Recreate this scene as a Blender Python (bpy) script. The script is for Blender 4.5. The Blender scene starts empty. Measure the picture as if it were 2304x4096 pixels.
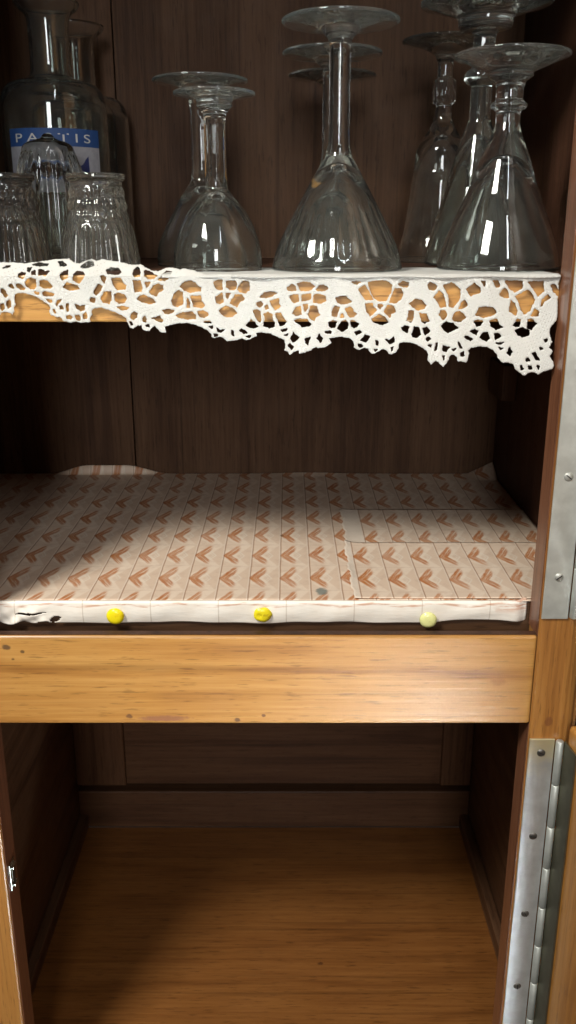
import bpy, bmesh, math, random
import numpy as np
from mathutils import Vector, Matrix

# outline and openings of the lace border, x,z in mm
LACE_TOP = """-151.3,-17 -145.9,-16.7 -142.7,-16.8 -138.4,-17.2 -134.1,-16.7 -129.2,-16.2 -124.9,-15.5 -120,-15 -116.8,-15.1 -115.2,-14.6 -113.7,-15.9 -110.5,-17.2 -108.9,-17.2 -106.1,-15.7 -102.9,-15.1 -100.3,-15.9 -97.5,-15.1 -94.4,-15.7 -90.1,-16.2 -85.9,-16.9 -81.1,-18 -77.3,-17.5 -73.5,-19.6 -70.4,-20.9 -67.7,-20.9 -64.4,-19.6 -60.6,-19.1 -56.4,-20.1 -54.7,-19.6 -49.9,-20.4 -44.6,-22 -41.9,-22.6 -37.1,-22.4 -28.5,-22.4 -17.7,-22.3 -4.1,-23.5 33.5,-23.2 71.2,-22.8 106.2,-22.8 141.7,-22.6"""
LACE_BOTTOM = """-154,-43.7 -151.7,-43.2 -150.8,-41.9 -148.3,-41.6 -144.9,-42.8 -143.9,-41.1 -144,-39.5 -142.8,-37.9 -143.4,-35.8 -143.1,-33.4 -141.9,-32 -137.6,-32.2 -133.4,-33.4 -129.3,-35.5 -126.7,-37.3 -124.9,-38.9 -125.6,-41.9 -124.5,-43.2 -122.1,-44.3 -120.4,-44 -119.1,-44.8 -118.4,-46.1 -114.4,-47 -111.3,-46.4 -108.9,-47.2 -106.7,-47 -104.3,-46.7 -104.4,-44.8 -103.3,-43.2 -103.6,-41.1 -101.6,-39.6 -98,-39.5 -93.8,-40.8 -90,-42.1 -86.9,-43.7 -85.3,-44.8 -85.1,-46.4 -83.6,-49.6 -81.8,-50.3 -79.5,-48.8 -77.4,-48.4 -76.7,-50.8 -74.6,-51.4 -73.2,-51.6 -71.7,-49.5 -70.1,-48.9 -68.7,-50.3 -67.4,-51.9 -64.4,-52.2 -64.2,-50.8 -64.9,-49.2 -61.8,-48.1 -57.4,-47.3 -53.6,-47.2 -49.8,-47.9 -45.4,-49.5 -42.2,-51.4 -40.6,-53 -40.4,-54.6 -38.7,-55.1 -35.7,-54.3 -34.1,-54.9 -32.4,-56.5 -29.1,-56.5 -24.4,-55.3 -22.8,-56.2 -20.3,-55.7 -16.5,-54.1 -17.1,-52.4 -13.7,-52.2 -9.3,-52.7 -5.5,-54.3 -1.9,-56 -1.5,-58.6 -1.8,-61.3 -0.1,-62.1 1,-63.8 3.2,-62.1 5.7,-61.3 6,-63 8.5,-62.7 12.3,-61.1 14.5,-59.4 15.9,-60.2 20,-59.4 23.3,-57 21.6,-55.3 25.4,-54.5 28.7,-54.4 33.2,-55.3 34.8,-57 35.2,-58.9 34.8,-60.2 37.7,-61.3 40.4,-60.3 42.6,-60.5 43.8,-63 45.8,-63.2 47.9,-62.1 50.1,-60.9 52,-61.1 53.5,-63.2 55.2,-63.5 57.6,-62.4 58.6,-60.5 58.8,-58.1 61.3,-57 66.2,-57.5 69.6,-59.1 73,-61.1 74.3,-63 73.9,-66 75.9,-68.8 78.3,-66.8 79.7,-67.1 80.4,-68.2 82.7,-69.9 84,-68.2 85.5,-66.3 85.7,-64.3 88.1,-63.5 89.6,-64.9 90.3,-67.1 95,-67.6 95.7,-65.7 96.1,-63 95.4,-61.3 97.3,-60 101.1,-59.4 105.5,-59.7 109,-61.3 111.3,-63.5 112.3,-66 115,-68.2 117.8,-67.9 120.3,-69 121.1,-71.2 123.7,-73.2 126.6,-74.9 127.9,-73.5 130.4,-72.9 132.6,-73.2 133.5,-74.3 135.6,-72.9 137.5,-72.1 140.8,-71.2 141.7,-69.6 141.3,-67.4 139.1,-64.6 140.2,-61.9 138.3,-59.7 139.8,-57 138,-53.2 137.9,-51.3 138.7,-48.8 141.2,-45.9 142,-42.4 141.6,-36 142,-30.8 141.3,-27.1 141.9,-24"""
LACE_HOLES = """-140.5,-22.6 -138.8,-21.6 -137,-22.1 -137.1,-23.4 -138.8,-24.7 -140.1,-23.9
-137.1,-26.6 -135.9,-25.2 -133.7,-24.6 -131.5,-25.2 -131.8,-28.1 -132.5,-29.7 -135.2,-29.7 -137,-27.8
-129.2,-25.8 -127.3,-25.5 -125.2,-26.3 -123.3,-28.4 -123.9,-29.3 -127.1,-29.5 -129.2,-28.4
-141.8,-27.6 -140.2,-27.4 -137.7,-29.7 -138.3,-30.2 -140.1,-29.9 -141.6,-28.6
-145.3,-27.6 -144.5,-27.6 -143.4,-29.2 -144.1,-29.4 -145.3,-28.6
-149.9,-30.2 -148.5,-29.9 -146.8,-33.1 -147.8,-34.2 -149.8,-31.8
-147.5,-36.6 -146.1,-35.5 -145.4,-36 -145.8,-38.7 -147,-39.6 -147.6,-38.4
-150.9,-37.9 -149.5,-37.6 -149.3,-39.7 -150.4,-41.1 -151,-40
-132.7,-31.5 -130.6,-31.8 -130.6,-32.6 -132.5,-32.2
-128.3,-31.8 -126.5,-31.4 -122.5,-32.5 -123.1,-33.2 -126.9,-33.5 -128.2,-32.9
-126.5,-35.2 -124.1,-35.5 -124,-36.6 -125,-36.7
-120.4,-16.4 -118.3,-16.5 -116,-18 -117.1,-18.6 -119.2,-18.2
-118.7,-22.6 -117.3,-21.3 -115.1,-20.6 -115.1,-24.2 -117.6,-25.2 -118.7,-24.2
-111.5,-22.4 -110,-21.3 -107.1,-21.3 -106,-22.6 -107.1,-24.7 -109.1,-26.9 -112,-25.5
-108.3,-19 -106.8,-17.5 -104.6,-16.3 -102.2,-16.5 -101.8,-18.2 -104.2,-19 -106.9,-19.3
-117.2,-28.9 -115.6,-26.7 -113.5,-27.6 -110.3,-28.4 -109.3,-29.7 -112.6,-30.5 -115.3,-30.2
-133.4,-21.1 -132,-20.6 -131.7,-22.6 -133.3,-22.6
-129.8,-20.3 -127.4,-20.6 -127.4,-22.6 -129.5,-22.9
-127.2,-21.3 -124.8,-21.1 -126.1,-23.2 -127.1,-23.2
-136.2,-19.5 -134,-19.3 -134.8,-21.3 -135.8,-21.1
-121.5,-37.3 -120.6,-35.8 -118.9,-35.2 -119.6,-36.3 -121.4,-38.4
-119.7,-38.7 -118.6,-38.4 -118.1,-40.1 -119.3,-40
-123.4,-40.5 -122.6,-40.5 -122,-42.2 -122.7,-42.1
-116.1,-37.6 -115.3,-37.6 -115.3,-41.1 -115.9,-41.3 -116.3,-39.5
-111.5,-37.9 -109.4,-38.9 -107.1,-38.4 -107.1,-40.3 -109,-41 -111.1,-39.2
-116.3,-43.7 -114.7,-43.3 -113.6,-44.3 -114.5,-45.1 -116.1,-44.8
-111.7,-43.5 -110.3,-43.2 -109.4,-44.3 -109.9,-45.9 -111.3,-45.3
-107.8,-43.2 -106.7,-42.1 -106,-43.2 -106.3,-44.9 -107.4,-44.9
-101.6,-31.8 -98.9,-27.6 -97.1,-28.4 -98,-30.7 -100.3,-33
-104,-35 -102.9,-34.4 -101.2,-35 -101.5,-36.6 -103.5,-36.4
-97.4,-33.6 -95.6,-31.3 -92.7,-31.6 -92.9,-35.8 -94.1,-37.3 -96.8,-36.6 -97.8,-35
-90.6,-32.9 -88.9,-32.2 -86.2,-32.9 -84.9,-34.7 -85.9,-36.8 -88.7,-37.1 -90.5,-35.8
-97.3,-23.4 -95.9,-23.3 -95,-24.5 -95.9,-26.8 -97.1,-25
-91.7,-24.7 -87.4,-24.6 -86.4,-26.8 -84.8,-28.4 -85.3,-30 -89.3,-30.2 -91.1,-27.9
-94.7,-20.6 -92.5,-19.5 -88.7,-19.8 -87.2,-21.3 -88.3,-22.4 -91.6,-22.4 -94.2,-21.9
-80.7,-25.8 -77.2,-25.8 -76.3,-29.4 -76.7,-31 -79.9,-31.3 -80.3,-28.9
-80.4,-20.6 -78.5,-19 -77.2,-21.1 -77.1,-23.4 -79.3,-23.8 -80.5,-22.6
-89.6,-39.2 -87.1,-38.9 -83.9,-39.6 -85,-40.4 -88,-40.4
-82.8,-43.7 -81.3,-41.9 -79.7,-42.4 -79.9,-44.5 -81.5,-45.6 -82.7,-44.8
-76.6,-44.8 -75.7,-44.1 -74.9,-45.3 -75.3,-46.7 -76.4,-46.4
-83.5,-46.4 -82.7,-46.7 -82,-48.1 -82.7,-48.3
-75.1,-48.6 -73.4,-48.3 -73.2,-49.1 -74.9,-49.1
-133.6,-17.7 -130.4,-17 -125.6,-17.7 -126.2,-18.2 -131.5,-18.3
-149.1,-19.5 -147.7,-18.6 -145.5,-18.6 -147.2,-19.3
-74.7,-20.9 -72.8,-21 -70.7,-22.1 -68.3,-23.3 -70,-24.6 -72.7,-24.6 -74.5,-23.5
-67.4,-25.3 -65.4,-23 -63.4,-21 -61,-21.2 -61.6,-23.5 -64.1,-25.6 -66.3,-25.6
-74.2,-26.6 -72,-26.6 -72.6,-27.7 -73.7,-29
-72.2,-31.6 -70.2,-28.5 -68,-27.6 -65.6,-28.2 -65.4,-30.3 -67.6,-31.4 -69.1,-33.4 -70.9,-32.7
-79.2,-35.1 -77.5,-33.5 -75.3,-33.1 -72.6,-34.5 -70.5,-35.3 -69.5,-36.6 -72.2,-37.4 -76,-36.6
-56.4,-28.5 -53.9,-26.4 -50.7,-26 -48.5,-26.9 -47.2,-28.5 -45.4,-29.5 -46,-30.8 -51.4,-31.5 -54.1,-30.6
-60.8,-35.6 -59.6,-32.7 -57.6,-30.9 -55.3,-31.6 -55.4,-37.7 -58.2,-38.9 -60.3,-38
-52.9,-34.8 -51.8,-36.6 -51.7,-39.3 -53.3,-39.3 -52.6,-37.7
-50.8,-33.7 -45.8,-33.5 -45.3,-36.4 -43.7,-38 -45.1,-39.3 -49.5,-38.8
-65.6,-40.9 -62.6,-40.3 -60.2,-40.9 -60.5,-41.7 -62.7,-42.5 -64.8,-42
-58.9,-43.6 -55.6,-42.2 -50.7,-41.7 -48.8,-43 -48.7,-44.9 -53,-45.2 -56.7,-44.4
-47.6,-41.4 -44.6,-41.2 -42.2,-42 -42,-43 -44.2,-44.5 -46.6,-43.8
-38.6,-26.6 -36.9,-25.6 -34.5,-25.6 -34.5,-30.1 -36.5,-30.3 -38.1,-28.7
-32.1,-26.1 -27.2,-25.9 -26.7,-27.4 -27.8,-30.1 -30.8,-30.1 -32.1,-28.7
-26.2,-30.3 -24.8,-27.4 -23.2,-25.9 -20.5,-26.6 -20.3,-30.3 -22.7,-31.9 -25.1,-31.3
-37.7,-34 -34.6,-32.2 -33.9,-36.4 -35.8,-37.4 -37.5,-36.6
-32.2,-32.2 -30.4,-32.2 -31.7,-34.8 -32.4,-34
-30.4,-37.2 -27.6,-32.9 -24.1,-33.1 -22.8,-35.1 -25.5,-36.6 -26.9,-39 -28.8,-38
-36.2,-40.9 -32.9,-38.8 -29.4,-39.8 -27.1,-42.2 -29.5,-44.1 -33.3,-43.8 -35.1,-42.5
-14.3,-34 -12.7,-32.2 -9.7,-31.4 -6.2,-32 -8.7,-33.5 -11.6,-34.4
-16.3,-37.2 -14.6,-36.5 -13.1,-37.2 -14.4,-39 -15.8,-38.5
-9.2,-36.4 -4.9,-34.8 -4.9,-37.2 -4,-38.8 -6.5,-40.4 -8.1,-38.8
-18,-40.9 -16.6,-40.3 -14.7,-41.4 -14.5,-46.5 -15.6,-46.2 -17.2,-43.6
-12.5,-42.8 -10.3,-42 -8.4,-43 -8.2,-45.7 -7.1,-47.3 -7.4,-48.9 -9.8,-49.7 -12.6,-48.7 -12.7,-47.3 -11.7,-45.2
-6.5,-42.8 -4.1,-42.2 -2.7,-44.6 -1.2,-46.5 -1.9,-47.9 -4.1,-48.7 -4.9,-46.8
-21.9,-48.4 -19.4,-45.7 -18,-46.8 -16.1,-49.2 -17.5,-49.9 -20.8,-49.5
-11.9,-39 -11.1,-38.2 -10.3,-39.8 -11.7,-40.1
-3.5,-50.8 -0.5,-50.3 -0.8,-51 -3,-51.6
-1.9,-53.5 0,-52.8 -0.5,-53.8
-76.4,-44.6 -75.3,-44.1 -74.9,-46.5 -76.2,-46.8
-71.5,-44.7 -69.3,-44.6 -67.6,-43.8 -66,-46.2 -66.9,-46.8 -69.4,-45.7
-37.5,-49.7 -36.2,-51.1 -33.7,-50.5 -35.1,-51.9 -37,-51.6
-29.9,-51.1 -29,-51.4 -28.8,-53.7 -29.6,-53.5
-25.7,-51.1 -24.4,-50.4 -21.7,-52.4 -23.6,-52.7
-44.5,-46.5 -41,-46.5 -40.7,-47 -43.2,-47.2
-22,-54.3 -19.8,-53.9 -20.6,-54.9
-41.6,-49.2 -39.9,-48.9 -40,-50
-39,-53 -37.3,-53 -37.6,-54.1 -38.7,-54.1
-0.4,-29.4 2.3,-27.6 3.7,-28.7 4,-30.5 1.8,-30.9 -0.1,-30.2
5,-27.1 7.7,-26.6 11,-26.7 13.9,-28.5 11.5,-30.5 6.7,-30.8
15,-30.5 16.1,-28.7 18.5,-28 20.7,-29.4 19.6,-30.5 17.5,-31
1.1,-33.7 2.9,-32.8 5.3,-33.1 5.6,-36 3.4,-36.8 1.8,-35.5
7.3,-32.9 12,-32.6 11.6,-35.2 7.5,-35.8
13.2,-36.6 14,-32.9 17.5,-32.9 19.4,-33.9 19.7,-36 17,-37.1
2.6,-42.4 4,-39.5 6.2,-38.7 7,-42.7 4.5,-43.3
8.3,-37.9 10.2,-37.9 9.9,-40.5 8.9,-41.3
10.8,-42.9 12.1,-38.7 14.9,-38.9 15.7,-41.6 16.5,-43.2 14.4,-44.3 13.6,-45.9 11.6,-44.5
3.5,-46.2 6.2,-45.1 10,-45.6 11.8,-47.8 11.4,-48.6 7.8,-49.1 5.6,-47.5
25.1,-34.7 27.3,-33.7 30.5,-33.9 31.6,-35.5 33.3,-36 31.1,-37.1 28.4,-37.6 26,-36.6
23.6,-40.3 24.9,-38.6 26.8,-39.5 25.5,-44 23.6,-43.5 23.3,-41.9
30.1,-40 32.8,-39.2 34.2,-40.3 34,-41.6 36,-42.4 34.6,-44 32.4,-44 31.2,-41.9
28,-42.9 28.8,-42.7 29.2,-44.3 28,-44.3
21.6,-47.2 23.7,-46.2 25.6,-46.7 24.8,-49.4 23.2,-49.7 21.8,-48.6
26.2,-50.2 28.1,-47 30.2,-46 31.6,-47.5 31.4,-49.9 28.7,-51.6
33.2,-46.2 35.1,-46.3 37.3,-48 35.2,-49.7 33.7,-49.1
19.6,-51.5 22.7,-51.5 22.4,-52.4 20.2,-52.4
35.3,-52.1 38,-51.3 38.7,-52.1 36.1,-53.3
38.7,-56.1 41.1,-53.4 43,-54.2 42.5,-55.9 40.9,-57.1
42,-26.8 46.5,-25.8 51.4,-26 54.2,-27.9 53.7,-31.3 51.2,-36 47.4,-35.8 44.9,-33.9 43.4,-30.8
36.9,-30.2 39.9,-28.1 41.5,-30.2 44.4,-35.2 40.9,-35.5 39.2,-33.4
53.4,-36.6 54.9,-32.3 56.1,-29.7 59.1,-30 60.3,-32.3 59,-35 56.1,-37
57.9,-27.6 60.3,-26 62.8,-27.1 62.6,-28.7 60.1,-28.9
40.9,-37.6 44.2,-37.4 45,-39.2 46.5,-40.8 43.5,-43.5 41.6,-41.3
47.5,-37.9 49.6,-38.2 48.6,-40 47.5,-39.2
50.8,-41.3 52.4,-38.4 55.4,-38.7 56.4,-41.3 54.4,-42.4 53.7,-44.3 52,-42.9
44.4,-45.6 48.2,-43.2 51.2,-44.5 52.9,-47 50,-48.3 46.1,-47.2
64,-37.4 66.9,-35.4 70.2,-35.8 72.5,-38.4 71.5,-39.9 68.2,-40.7 66,-39.2
63.6,-41.1 66.1,-41.3 65.9,-44 64.9,-46.7 62.5,-45.9 63.5,-44
69.4,-42.4 72.7,-42.9 74.2,-46.2 71.8,-47.5 70.4,-46.2
60.1,-49.7 62,-48.6 63.7,-49.1 63,-52.1 61,-51.3
65.5,-52.9 66.7,-49.1 68.9,-49.7 69.8,-53.2 67.8,-54.7 66.1,-54.2
71.4,-49.9 73,-49.4 75,-51.3 72.6,-53.2 71.8,-52.1
72.8,-55.6 74.3,-54.5 75.4,-55.3 73.9,-56.4
1.5,-55.3 2.9,-52.1 4,-53.7 5.9,-54.5 4,-56.4 2.7,-57
0.2,-58.6 1,-57.8 2.7,-59.7 1.8,-60.7
9,-55.3 11.7,-54.5 10.4,-58.3 9.4,-57.5
15.3,-54.8 16.6,-52.9 18.3,-55.3 17,-57
46.7,-56.4 47.8,-56.7 47.8,-58.9 46.9,-58.6
51.9,-55.9 54.1,-56.4 55.9,-54.5 56.3,-57 54.1,-58.2
37.4,-58.3 39.8,-58.9 38.8,-59.8 37.4,-59.4
46,-61.1 47.3,-60.8 46.5,-61.9
54.8,-60 55.9,-59.7 55.1,-61.6
33.6,-26.6 35.8,-26.1 37.7,-26.6 35.8,-27.6
73.1,-28.1 74.1,-26.6 77.7,-28.4 76.5,-30.3 73.8,-30
76.4,-34.2 79.2,-30.8 81.2,-32.9 82.5,-36.6 82.6,-38.7 80.2,-39.2 78.4,-36
81.3,-28.4 85.5,-26.8 90,-30.2 90,-35 86.7,-39.3 84.8,-38.7 84.2,-32.9
89.8,-40 91.5,-36.8 93,-35.8 94.2,-38.2 92.2,-39.7
93.5,-30.2 97.4,-27.1 100.2,-29.7 100.4,-31.8 97.7,-32.3 95.6,-33.4
101.1,-26 102.7,-26.3 102.6,-28.4
107,-25.8 109.7,-26 110.7,-28.7 108.9,-29.2
113.5,-26 121.8,-26 122.4,-29.2 118.8,-31.4 116.5,-30.2
111,-32.9 113.2,-29.7 115.2,-31 115.6,-34.2 113.6,-34.3
119.5,-33.9 125.2,-30.5 127.5,-32.3 129.1,-35.5 127.1,-40.8 124.5,-42.7 122.7,-40.3 121.3,-36.6
125.4,-26.3 133.2,-26.3 133.8,-30.8 130.8,-33.4 129,-30.8
116.8,-41.3 117.2,-36 119.2,-37.6 120.7,-41.1 120,-43.2
128.2,-43.5 129.8,-40.3 131.5,-41.3 131.5,-43.7
132.9,-38.7 133,-36 136.2,-32.9 137.7,-34.4 134.3,-36.3
137.7,-28.1 139,-27.6 141.7,-30.8 141.6,-33.1 139.3,-31.3
99.2,-43.2 100.6,-39.7 104.1,-39.1 108,-39.7 109.5,-41.9 107.2,-43.5 102.9,-44.4
79.6,-42.9 80.3,-41.1 82.5,-40.9 83.4,-43.5 81.6,-45.4
86.5,-45.1 88,-41.9 90.7,-41.6 93.6,-44.3 91,-46.3 87.7,-46.2
81,-48.8 83.1,-46.7 86.7,-47.5 89.4,-49.7 86.9,-51 84.5,-52.1 82.2,-50.7
98.4,-46.7 100.2,-45.9 102.7,-46.4 102,-48.3 99.9,-49.1
106.5,-46.2 110,-45.4 111.3,-48.3 113.3,-49.4 109.9,-50.6 107.6,-49.1
96.5,-51.5 98.9,-50.7 100.6,-51.5 99.6,-53.4
101.9,-54.8 103.1,-52.4 105.6,-52.4 106.9,-55.3 105.4,-56.9
109.6,-52.9 111.7,-52.9 112.9,-54.2 110.2,-56
93.4,-54.5 94.7,-54 97.6,-55.6 96.5,-56.3
110.6,-57.8 114.2,-57.5 112.6,-58.5
119,-48.6 121.2,-45.4 122.6,-45.9 122.3,-48.8 120.1,-49.1
126.7,-45.6 128.6,-45.4 130.9,-47.8 128.5,-50.7 126.8,-49.9
120.3,-51 123.8,-49.9 127.7,-51.3 127.6,-53.4 124.1,-54.5 121.6,-53.2
74.1,-58.6 76,-58.2 75.5,-59.6
78.4,-57.8 79.2,-57.5 78.3,-61.3 77.8,-61.1
82.1,-59.1 85.7,-59.7 83.6,-62.1 82.2,-61.3
86.9,-60.8 89.3,-60.2 88,-61.6
90,-57.2 90.8,-57.5 92.1,-60.2 91,-60
91.7,-63 93,-61.9 93.4,-64.1 92,-64.3
82.1,-64.3 83.2,-64.1 82.7,-66.3
116.5,-63 117.7,-60 119,-62.4 118,-64.1
129.8,-63 131.1,-62.4 133.7,-66.5 132,-66.3
126.4,-65.7 127.5,-65.2 128.7,-66.8 126.8,-67.1
124,-69.3 125.5,-71 124.7,-71.8
127.9,-69.6 129.6,-69.9 129.9,-71.2 128.5,-71
132.6,-69.3 134,-69.9 133.3,-71.2
135.5,-55.9 137.2,-55.6 136.4,-57
133.7,-59.7 135.1,-60.8 134.3,-61.1
112.2,-60 114.2,-60.5 113.1,-61.1"""

R = math.radians
rng = random.Random(7)
scene = bpy.context.scene
COL = scene.collection

# ------------------------------------------------------------------ helpers
def link(name, me, parent=None, mat=None, smooth=False):
    o = bpy.data.objects.new(name, me)
    COL.objects.link(o)
    if mat: me.materials.append(mat)
    if smooth:
        me.polygons.foreach_set('use_smooth', [True] * len(me.polygons))
    if parent:
        o.parent = parent
        o.matrix_parent_inverse = Matrix.Translation(-parent.location)
    return o

def mesh(name, verts, faces, mat=None, parent=None, smooth=False):
    me = bpy.data.meshes.new(name)
    me.from_pydata([tuple(v) for v in verts], [], [tuple(f) for f in faces])
    me.update()
    return link(name, me, parent, mat, smooth)

def from_bm(name, bm, mat=None, parent=None, smooth=False):
    me = bpy.data.meshes.new(name)
    bmesh.ops.recalc_face_normals(bm, faces=bm.faces)
    bm.to_mesh(me); bm.free()
    return link(name, me, parent, mat, smooth)

def add_box(bm, x0, x1, y0, y1, z0, z1, bevel=0.0, seg=2):
    r = bmesh.ops.create_cube(bm, size=1.0)
    vs = r['verts']
    for v in vs:
        v.co = Vector((x0 + (v.co.x + .5) * (x1 - x0), y0 + (v.co.y + .5) * (y1 - y0), z0 + (v.co.z + .5) * (z1 - z0)))
    if bevel:
        es = list({e for v in vs for e in v.link_edges})
        bmesh.ops.bevel(bm, geom=es, offset=bevel, segments=seg, affect='EDGES', profile=.5)

def box(name, x0, x1, y0, y1, z0, z1, mat, parent=None, bevel=.0006):
    bm = bmesh.new(); add_box(bm, x0, x1, y0, y1, z0, z1, bevel)
    return from_bm(name, bm, mat, parent)

def empty(name, loc):
    o = bpy.data.objects.new(name, None); COL.objects.link(o)
    o.location = Vector(loc); o.empty_display_size = .02
    return o

def tag(o, label=None, cat=None, group=None, kind=None):
    if label: o['label'] = label
    if cat: o['category'] = cat
    if group: o['group'] = group
    if kind: o['kind'] = kind
    return o

# ------------------------------------------------------------------ node helper
class NT:
    def __init__(s, name):
        s.mat = bpy.data.materials.new(name); s.mat.use_nodes = True
        s.t = s.mat.node_tree; s.t.nodes.clear()
        s.out = s.n('ShaderNodeOutputMaterial')
    def n(s, kind, **kw):
        nd = s.t.nodes.new(kind)
        for k, v in kw.items(): setattr(nd, k, v)
        return nd
    def l(s, a, b): s.t.links.new(a, b)
    def setin(s, sock, v):
        if isinstance(v, bpy.types.NodeSocket): s.l(v, sock)
        elif isinstance(v, (tuple, list)) and len(v) == 3 and sock.type == 'RGBA': sock.default_value = (*v, 1)
        else: sock.default_value = v
    def m(s, op, a, b=0.0, c=None, clamp=False):
        nd = s.n('ShaderNodeMath', operation=op, use_clamp=clamp)
        s.setin(nd.inputs[0], a); s.setin(nd.inputs[1], b)
        if c is not None: s.setin(nd.inputs[2], c)
        return nd.outputs[0]
    def step(s, x, lo, hi):          # smooth 0..1
        nd = s.n('ShaderNodeMapRange', interpolation_type='SMOOTHSTEP')
        s.setin(nd.inputs['Value'], x); nd.inputs['From Min'].default_value = lo; nd.inputs['From Max'].default_value = hi
        return nd.outputs['Result']
    def mix(s, f, a, b, mode='MIX'):
        nd = s.n('ShaderNodeMix', data_type='RGBA', blend_type=mode)
        s.setin(nd.inputs[0], f); s.setin(nd.inputs[6], a); s.setin(nd.inputs[7], b)
        return nd.outputs[2]
    def noise(s, vec, scale=1.0, detail=2.0, rough=.5, dist=0.0):
        nd = s.n('ShaderNodeTexNoise')
        if vec is not None: s.l(vec, nd.inputs['Vector'])
        nd.inputs['Scale'].default_value = scale; nd.inputs['Detail'].default_value = detail
        nd.inputs['Roughness'].default_value = rough; nd.inputs['Distortion'].default_value = dist
        return nd.outputs['Fac']
    def comb(s, x, y, z):
        nd = s.n('ShaderNodeCombineXYZ')
        for i, v in enumerate((x, y, z)): s.setin(nd.inputs[i], v)
        return nd.outputs[0]
    def sep(s, vec):
        nd = s.n('ShaderNodeSeparateXYZ'); s.l(vec, nd.inputs[0]); return nd.outputs
    def obj(s): return s.n('ShaderNodeTexCoord').outputs['Object']
    def uv(s): return s.n('ShaderNodeTexCoord').outputs['UV']
    def bump(s, h, strength, dist):
        nd = s.n('ShaderNodeBump'); nd.inputs['Strength'].default_value = strength; nd.inputs['Distance'].default_value = dist
        s.l(h, nd.inputs['Height']); return nd.outputs[0]
    def bsdf(s, **kw):
        p = s.n('ShaderNodeBsdfPrincipled')
        for k, v in kw.items(): s.setin(p.inputs[k.replace('_', ' ')], v)
        s.l(p.outputs[0], s.out.inputs['Surface'])
        return p

def wood(name, axis, light, mid, dark, rough=.35, coat=.25, ring=80.0, seed=0.0, across=13.0, along=.55, fibre=1.0,
         stains=(), streak=.5, spec=.5, blotw=.55, ringw=.34):
    t = NT(name)
    p = t.sep(t.obj())
    o = {'x': (0, 1, 2), 'y': (1, 0, 2), 'z': (2, 0, 1)}[axis]
    g, a, b = (p[i] for i in o)
    def vec(kg, ka, kb, sd):
        return t.comb(t.m('MULTIPLY_ADD', g, kg, sd), t.m('MULTIPLY_ADD', a, ka, sd * 1.7), t.m('MULTIPLY_ADD', b, kb, sd * .6))
    n1 = t.noise(vec(along * 2.2, across, across, 3.1 + seed), 1, 3, .45)
    ringv = t.m('MULTIPLY_ADD', t.m('SINE', t.m('MULTIPLY', n1, ring)), .5, .5)
    ringv = t.m('POWER', ringv, 3.6)
    f1 = t.noise(vec(14, 420, 420, 7.7 + seed), 1, 4, .6)
    f2 = t.noise(vec(60, 720, 720, 1.3 + seed), 1, 3, .55)
    blot = t.noise(vec(4, 14, 14, 9.2 + seed), 1, 4, .55)
    v = t.m('MULTIPLY', ringv, ringw)
    v = t.m('MULTIPLY_ADD', t.m('SUBTRACT', f1, .30), 1.0 * fibre, v)
    v = t.m('MULTIPLY_ADD', t.m('SUBTRACT', blot, .45), blotw, v)
    cr = t.n('ShaderNodeValToRGB')
    e = cr.color_ramp.elements
    e[0].position = .0; e[0].color = (*light, 1)
    e[1].position = .85; e[1].color = (*dark, 1)
    e.new(.38).color = (*mid, 1)
    t.l(v, cr.inputs[0])
    col = cr.outputs[0]
    pore = t.step(f2, .57, .70)
    col = t.mix(t.m('MULTIPLY', pore, .50 * fibre), col, tuple(c * .45 for c in dark))
    # long dark resin streaks
    st = t.step(t.noise(vec(2.6, 190, 190, 5.5 + seed), 1, 4, .55), .56, .70)
    col = t.mix(t.m('MULTIPLY', st, streak), col, tuple(c * .6 for c in dark))
    for (sx, sy, sz, rx, rz, sc) in stains:       # nail marks and ink stains
        dx = t.m('DIVIDE', t.m('SUBTRACT', p[0], sx), rx); dz = t.m('DIVIDE', t.m('SUBTRACT', p[1 if sz is None else 2], sy if sz is None else sz), rz)
        d = t.m('ADD', t.m('MULTIPLY', dx, dx), t.m('MULTIPLY', dz, dz))
        d = t.m('ADD', d, t.m('MULTIPLY', t.m('SUBTRACT', t.noise(t.obj(), 420, 3), .5), 1.6))
        col = t.mix(t.m('MULTIPLY', t.m('SUBTRACT', 1.0, t.step(d, .2, 1.2)), .72), col, sc)
    rr = t.m('ADD', rough - .08, t.m('MULTIPLY', t.noise(t.obj(), 60, 4), .2))
    h = t.m('ADD', t.m('MULTIPLY', f1, -1.0), t.m('MULTIPLY', t.noise(t.obj(), 35, 2), 1.2))
    pb = t.bsdf(Base_Color=col, Roughness=rr, Coat_Weight=coat, Coat_Roughness=.18)
    pb.inputs['Specular IOR Level'].default_value = spec
    t.l(t.bump(h, .35, .0006), pb.inputs['Normal'])
    return t.mat

M = {}
HL, HM, HD = (.475, .245, .066), (.385, .175, .039), (.20, .075, .015)
M['beam'] = wood('honey_varnished_wood', 'x', HL, HM, HD, .33, .5, 62, 0, across=15, streak=.34, stains=(
    (-.0314, 0, -.2893, .0024, .0016, (.03, .008, .012)), (-.0151, 0, -.2862, .0014, .0012, (.05, .012, .012)),
    (-.1698, 0, -.2395, .0030, .0020, (.02, .012, .018)), (-.160, 0, -.2425, .0015, .0012, (.03, .015, .01)), (-.1662, 0, -.2475, .0012, .001, (.03, .015, .01)),
    (-.076, 0, -.2880, .017, .0022, (.22, .085, .055)), (-.098, 0, -.2865, .0022, .0018, (.08, .03, .02)), (.128, 0, -.263, .006, .003, (.28, .11, .025))))
M['shelf_edge'] = wood('honey_shelf_edge_wood', 'x', (.58, .31, .085), (.48, .235, .06), (.26, .105, .024), .35, .4, 40, 4, across=15)
M['stile'] = wood('honey_upright_wood', 'z', (.42, .20, .052), (.34, .145, .034), (.18, .065, .015), .30, .6, 30, 11, across=15,
    stains=((.1613, 0, -.2903, .003, .0035, (.17, .06, .022)),))
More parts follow.
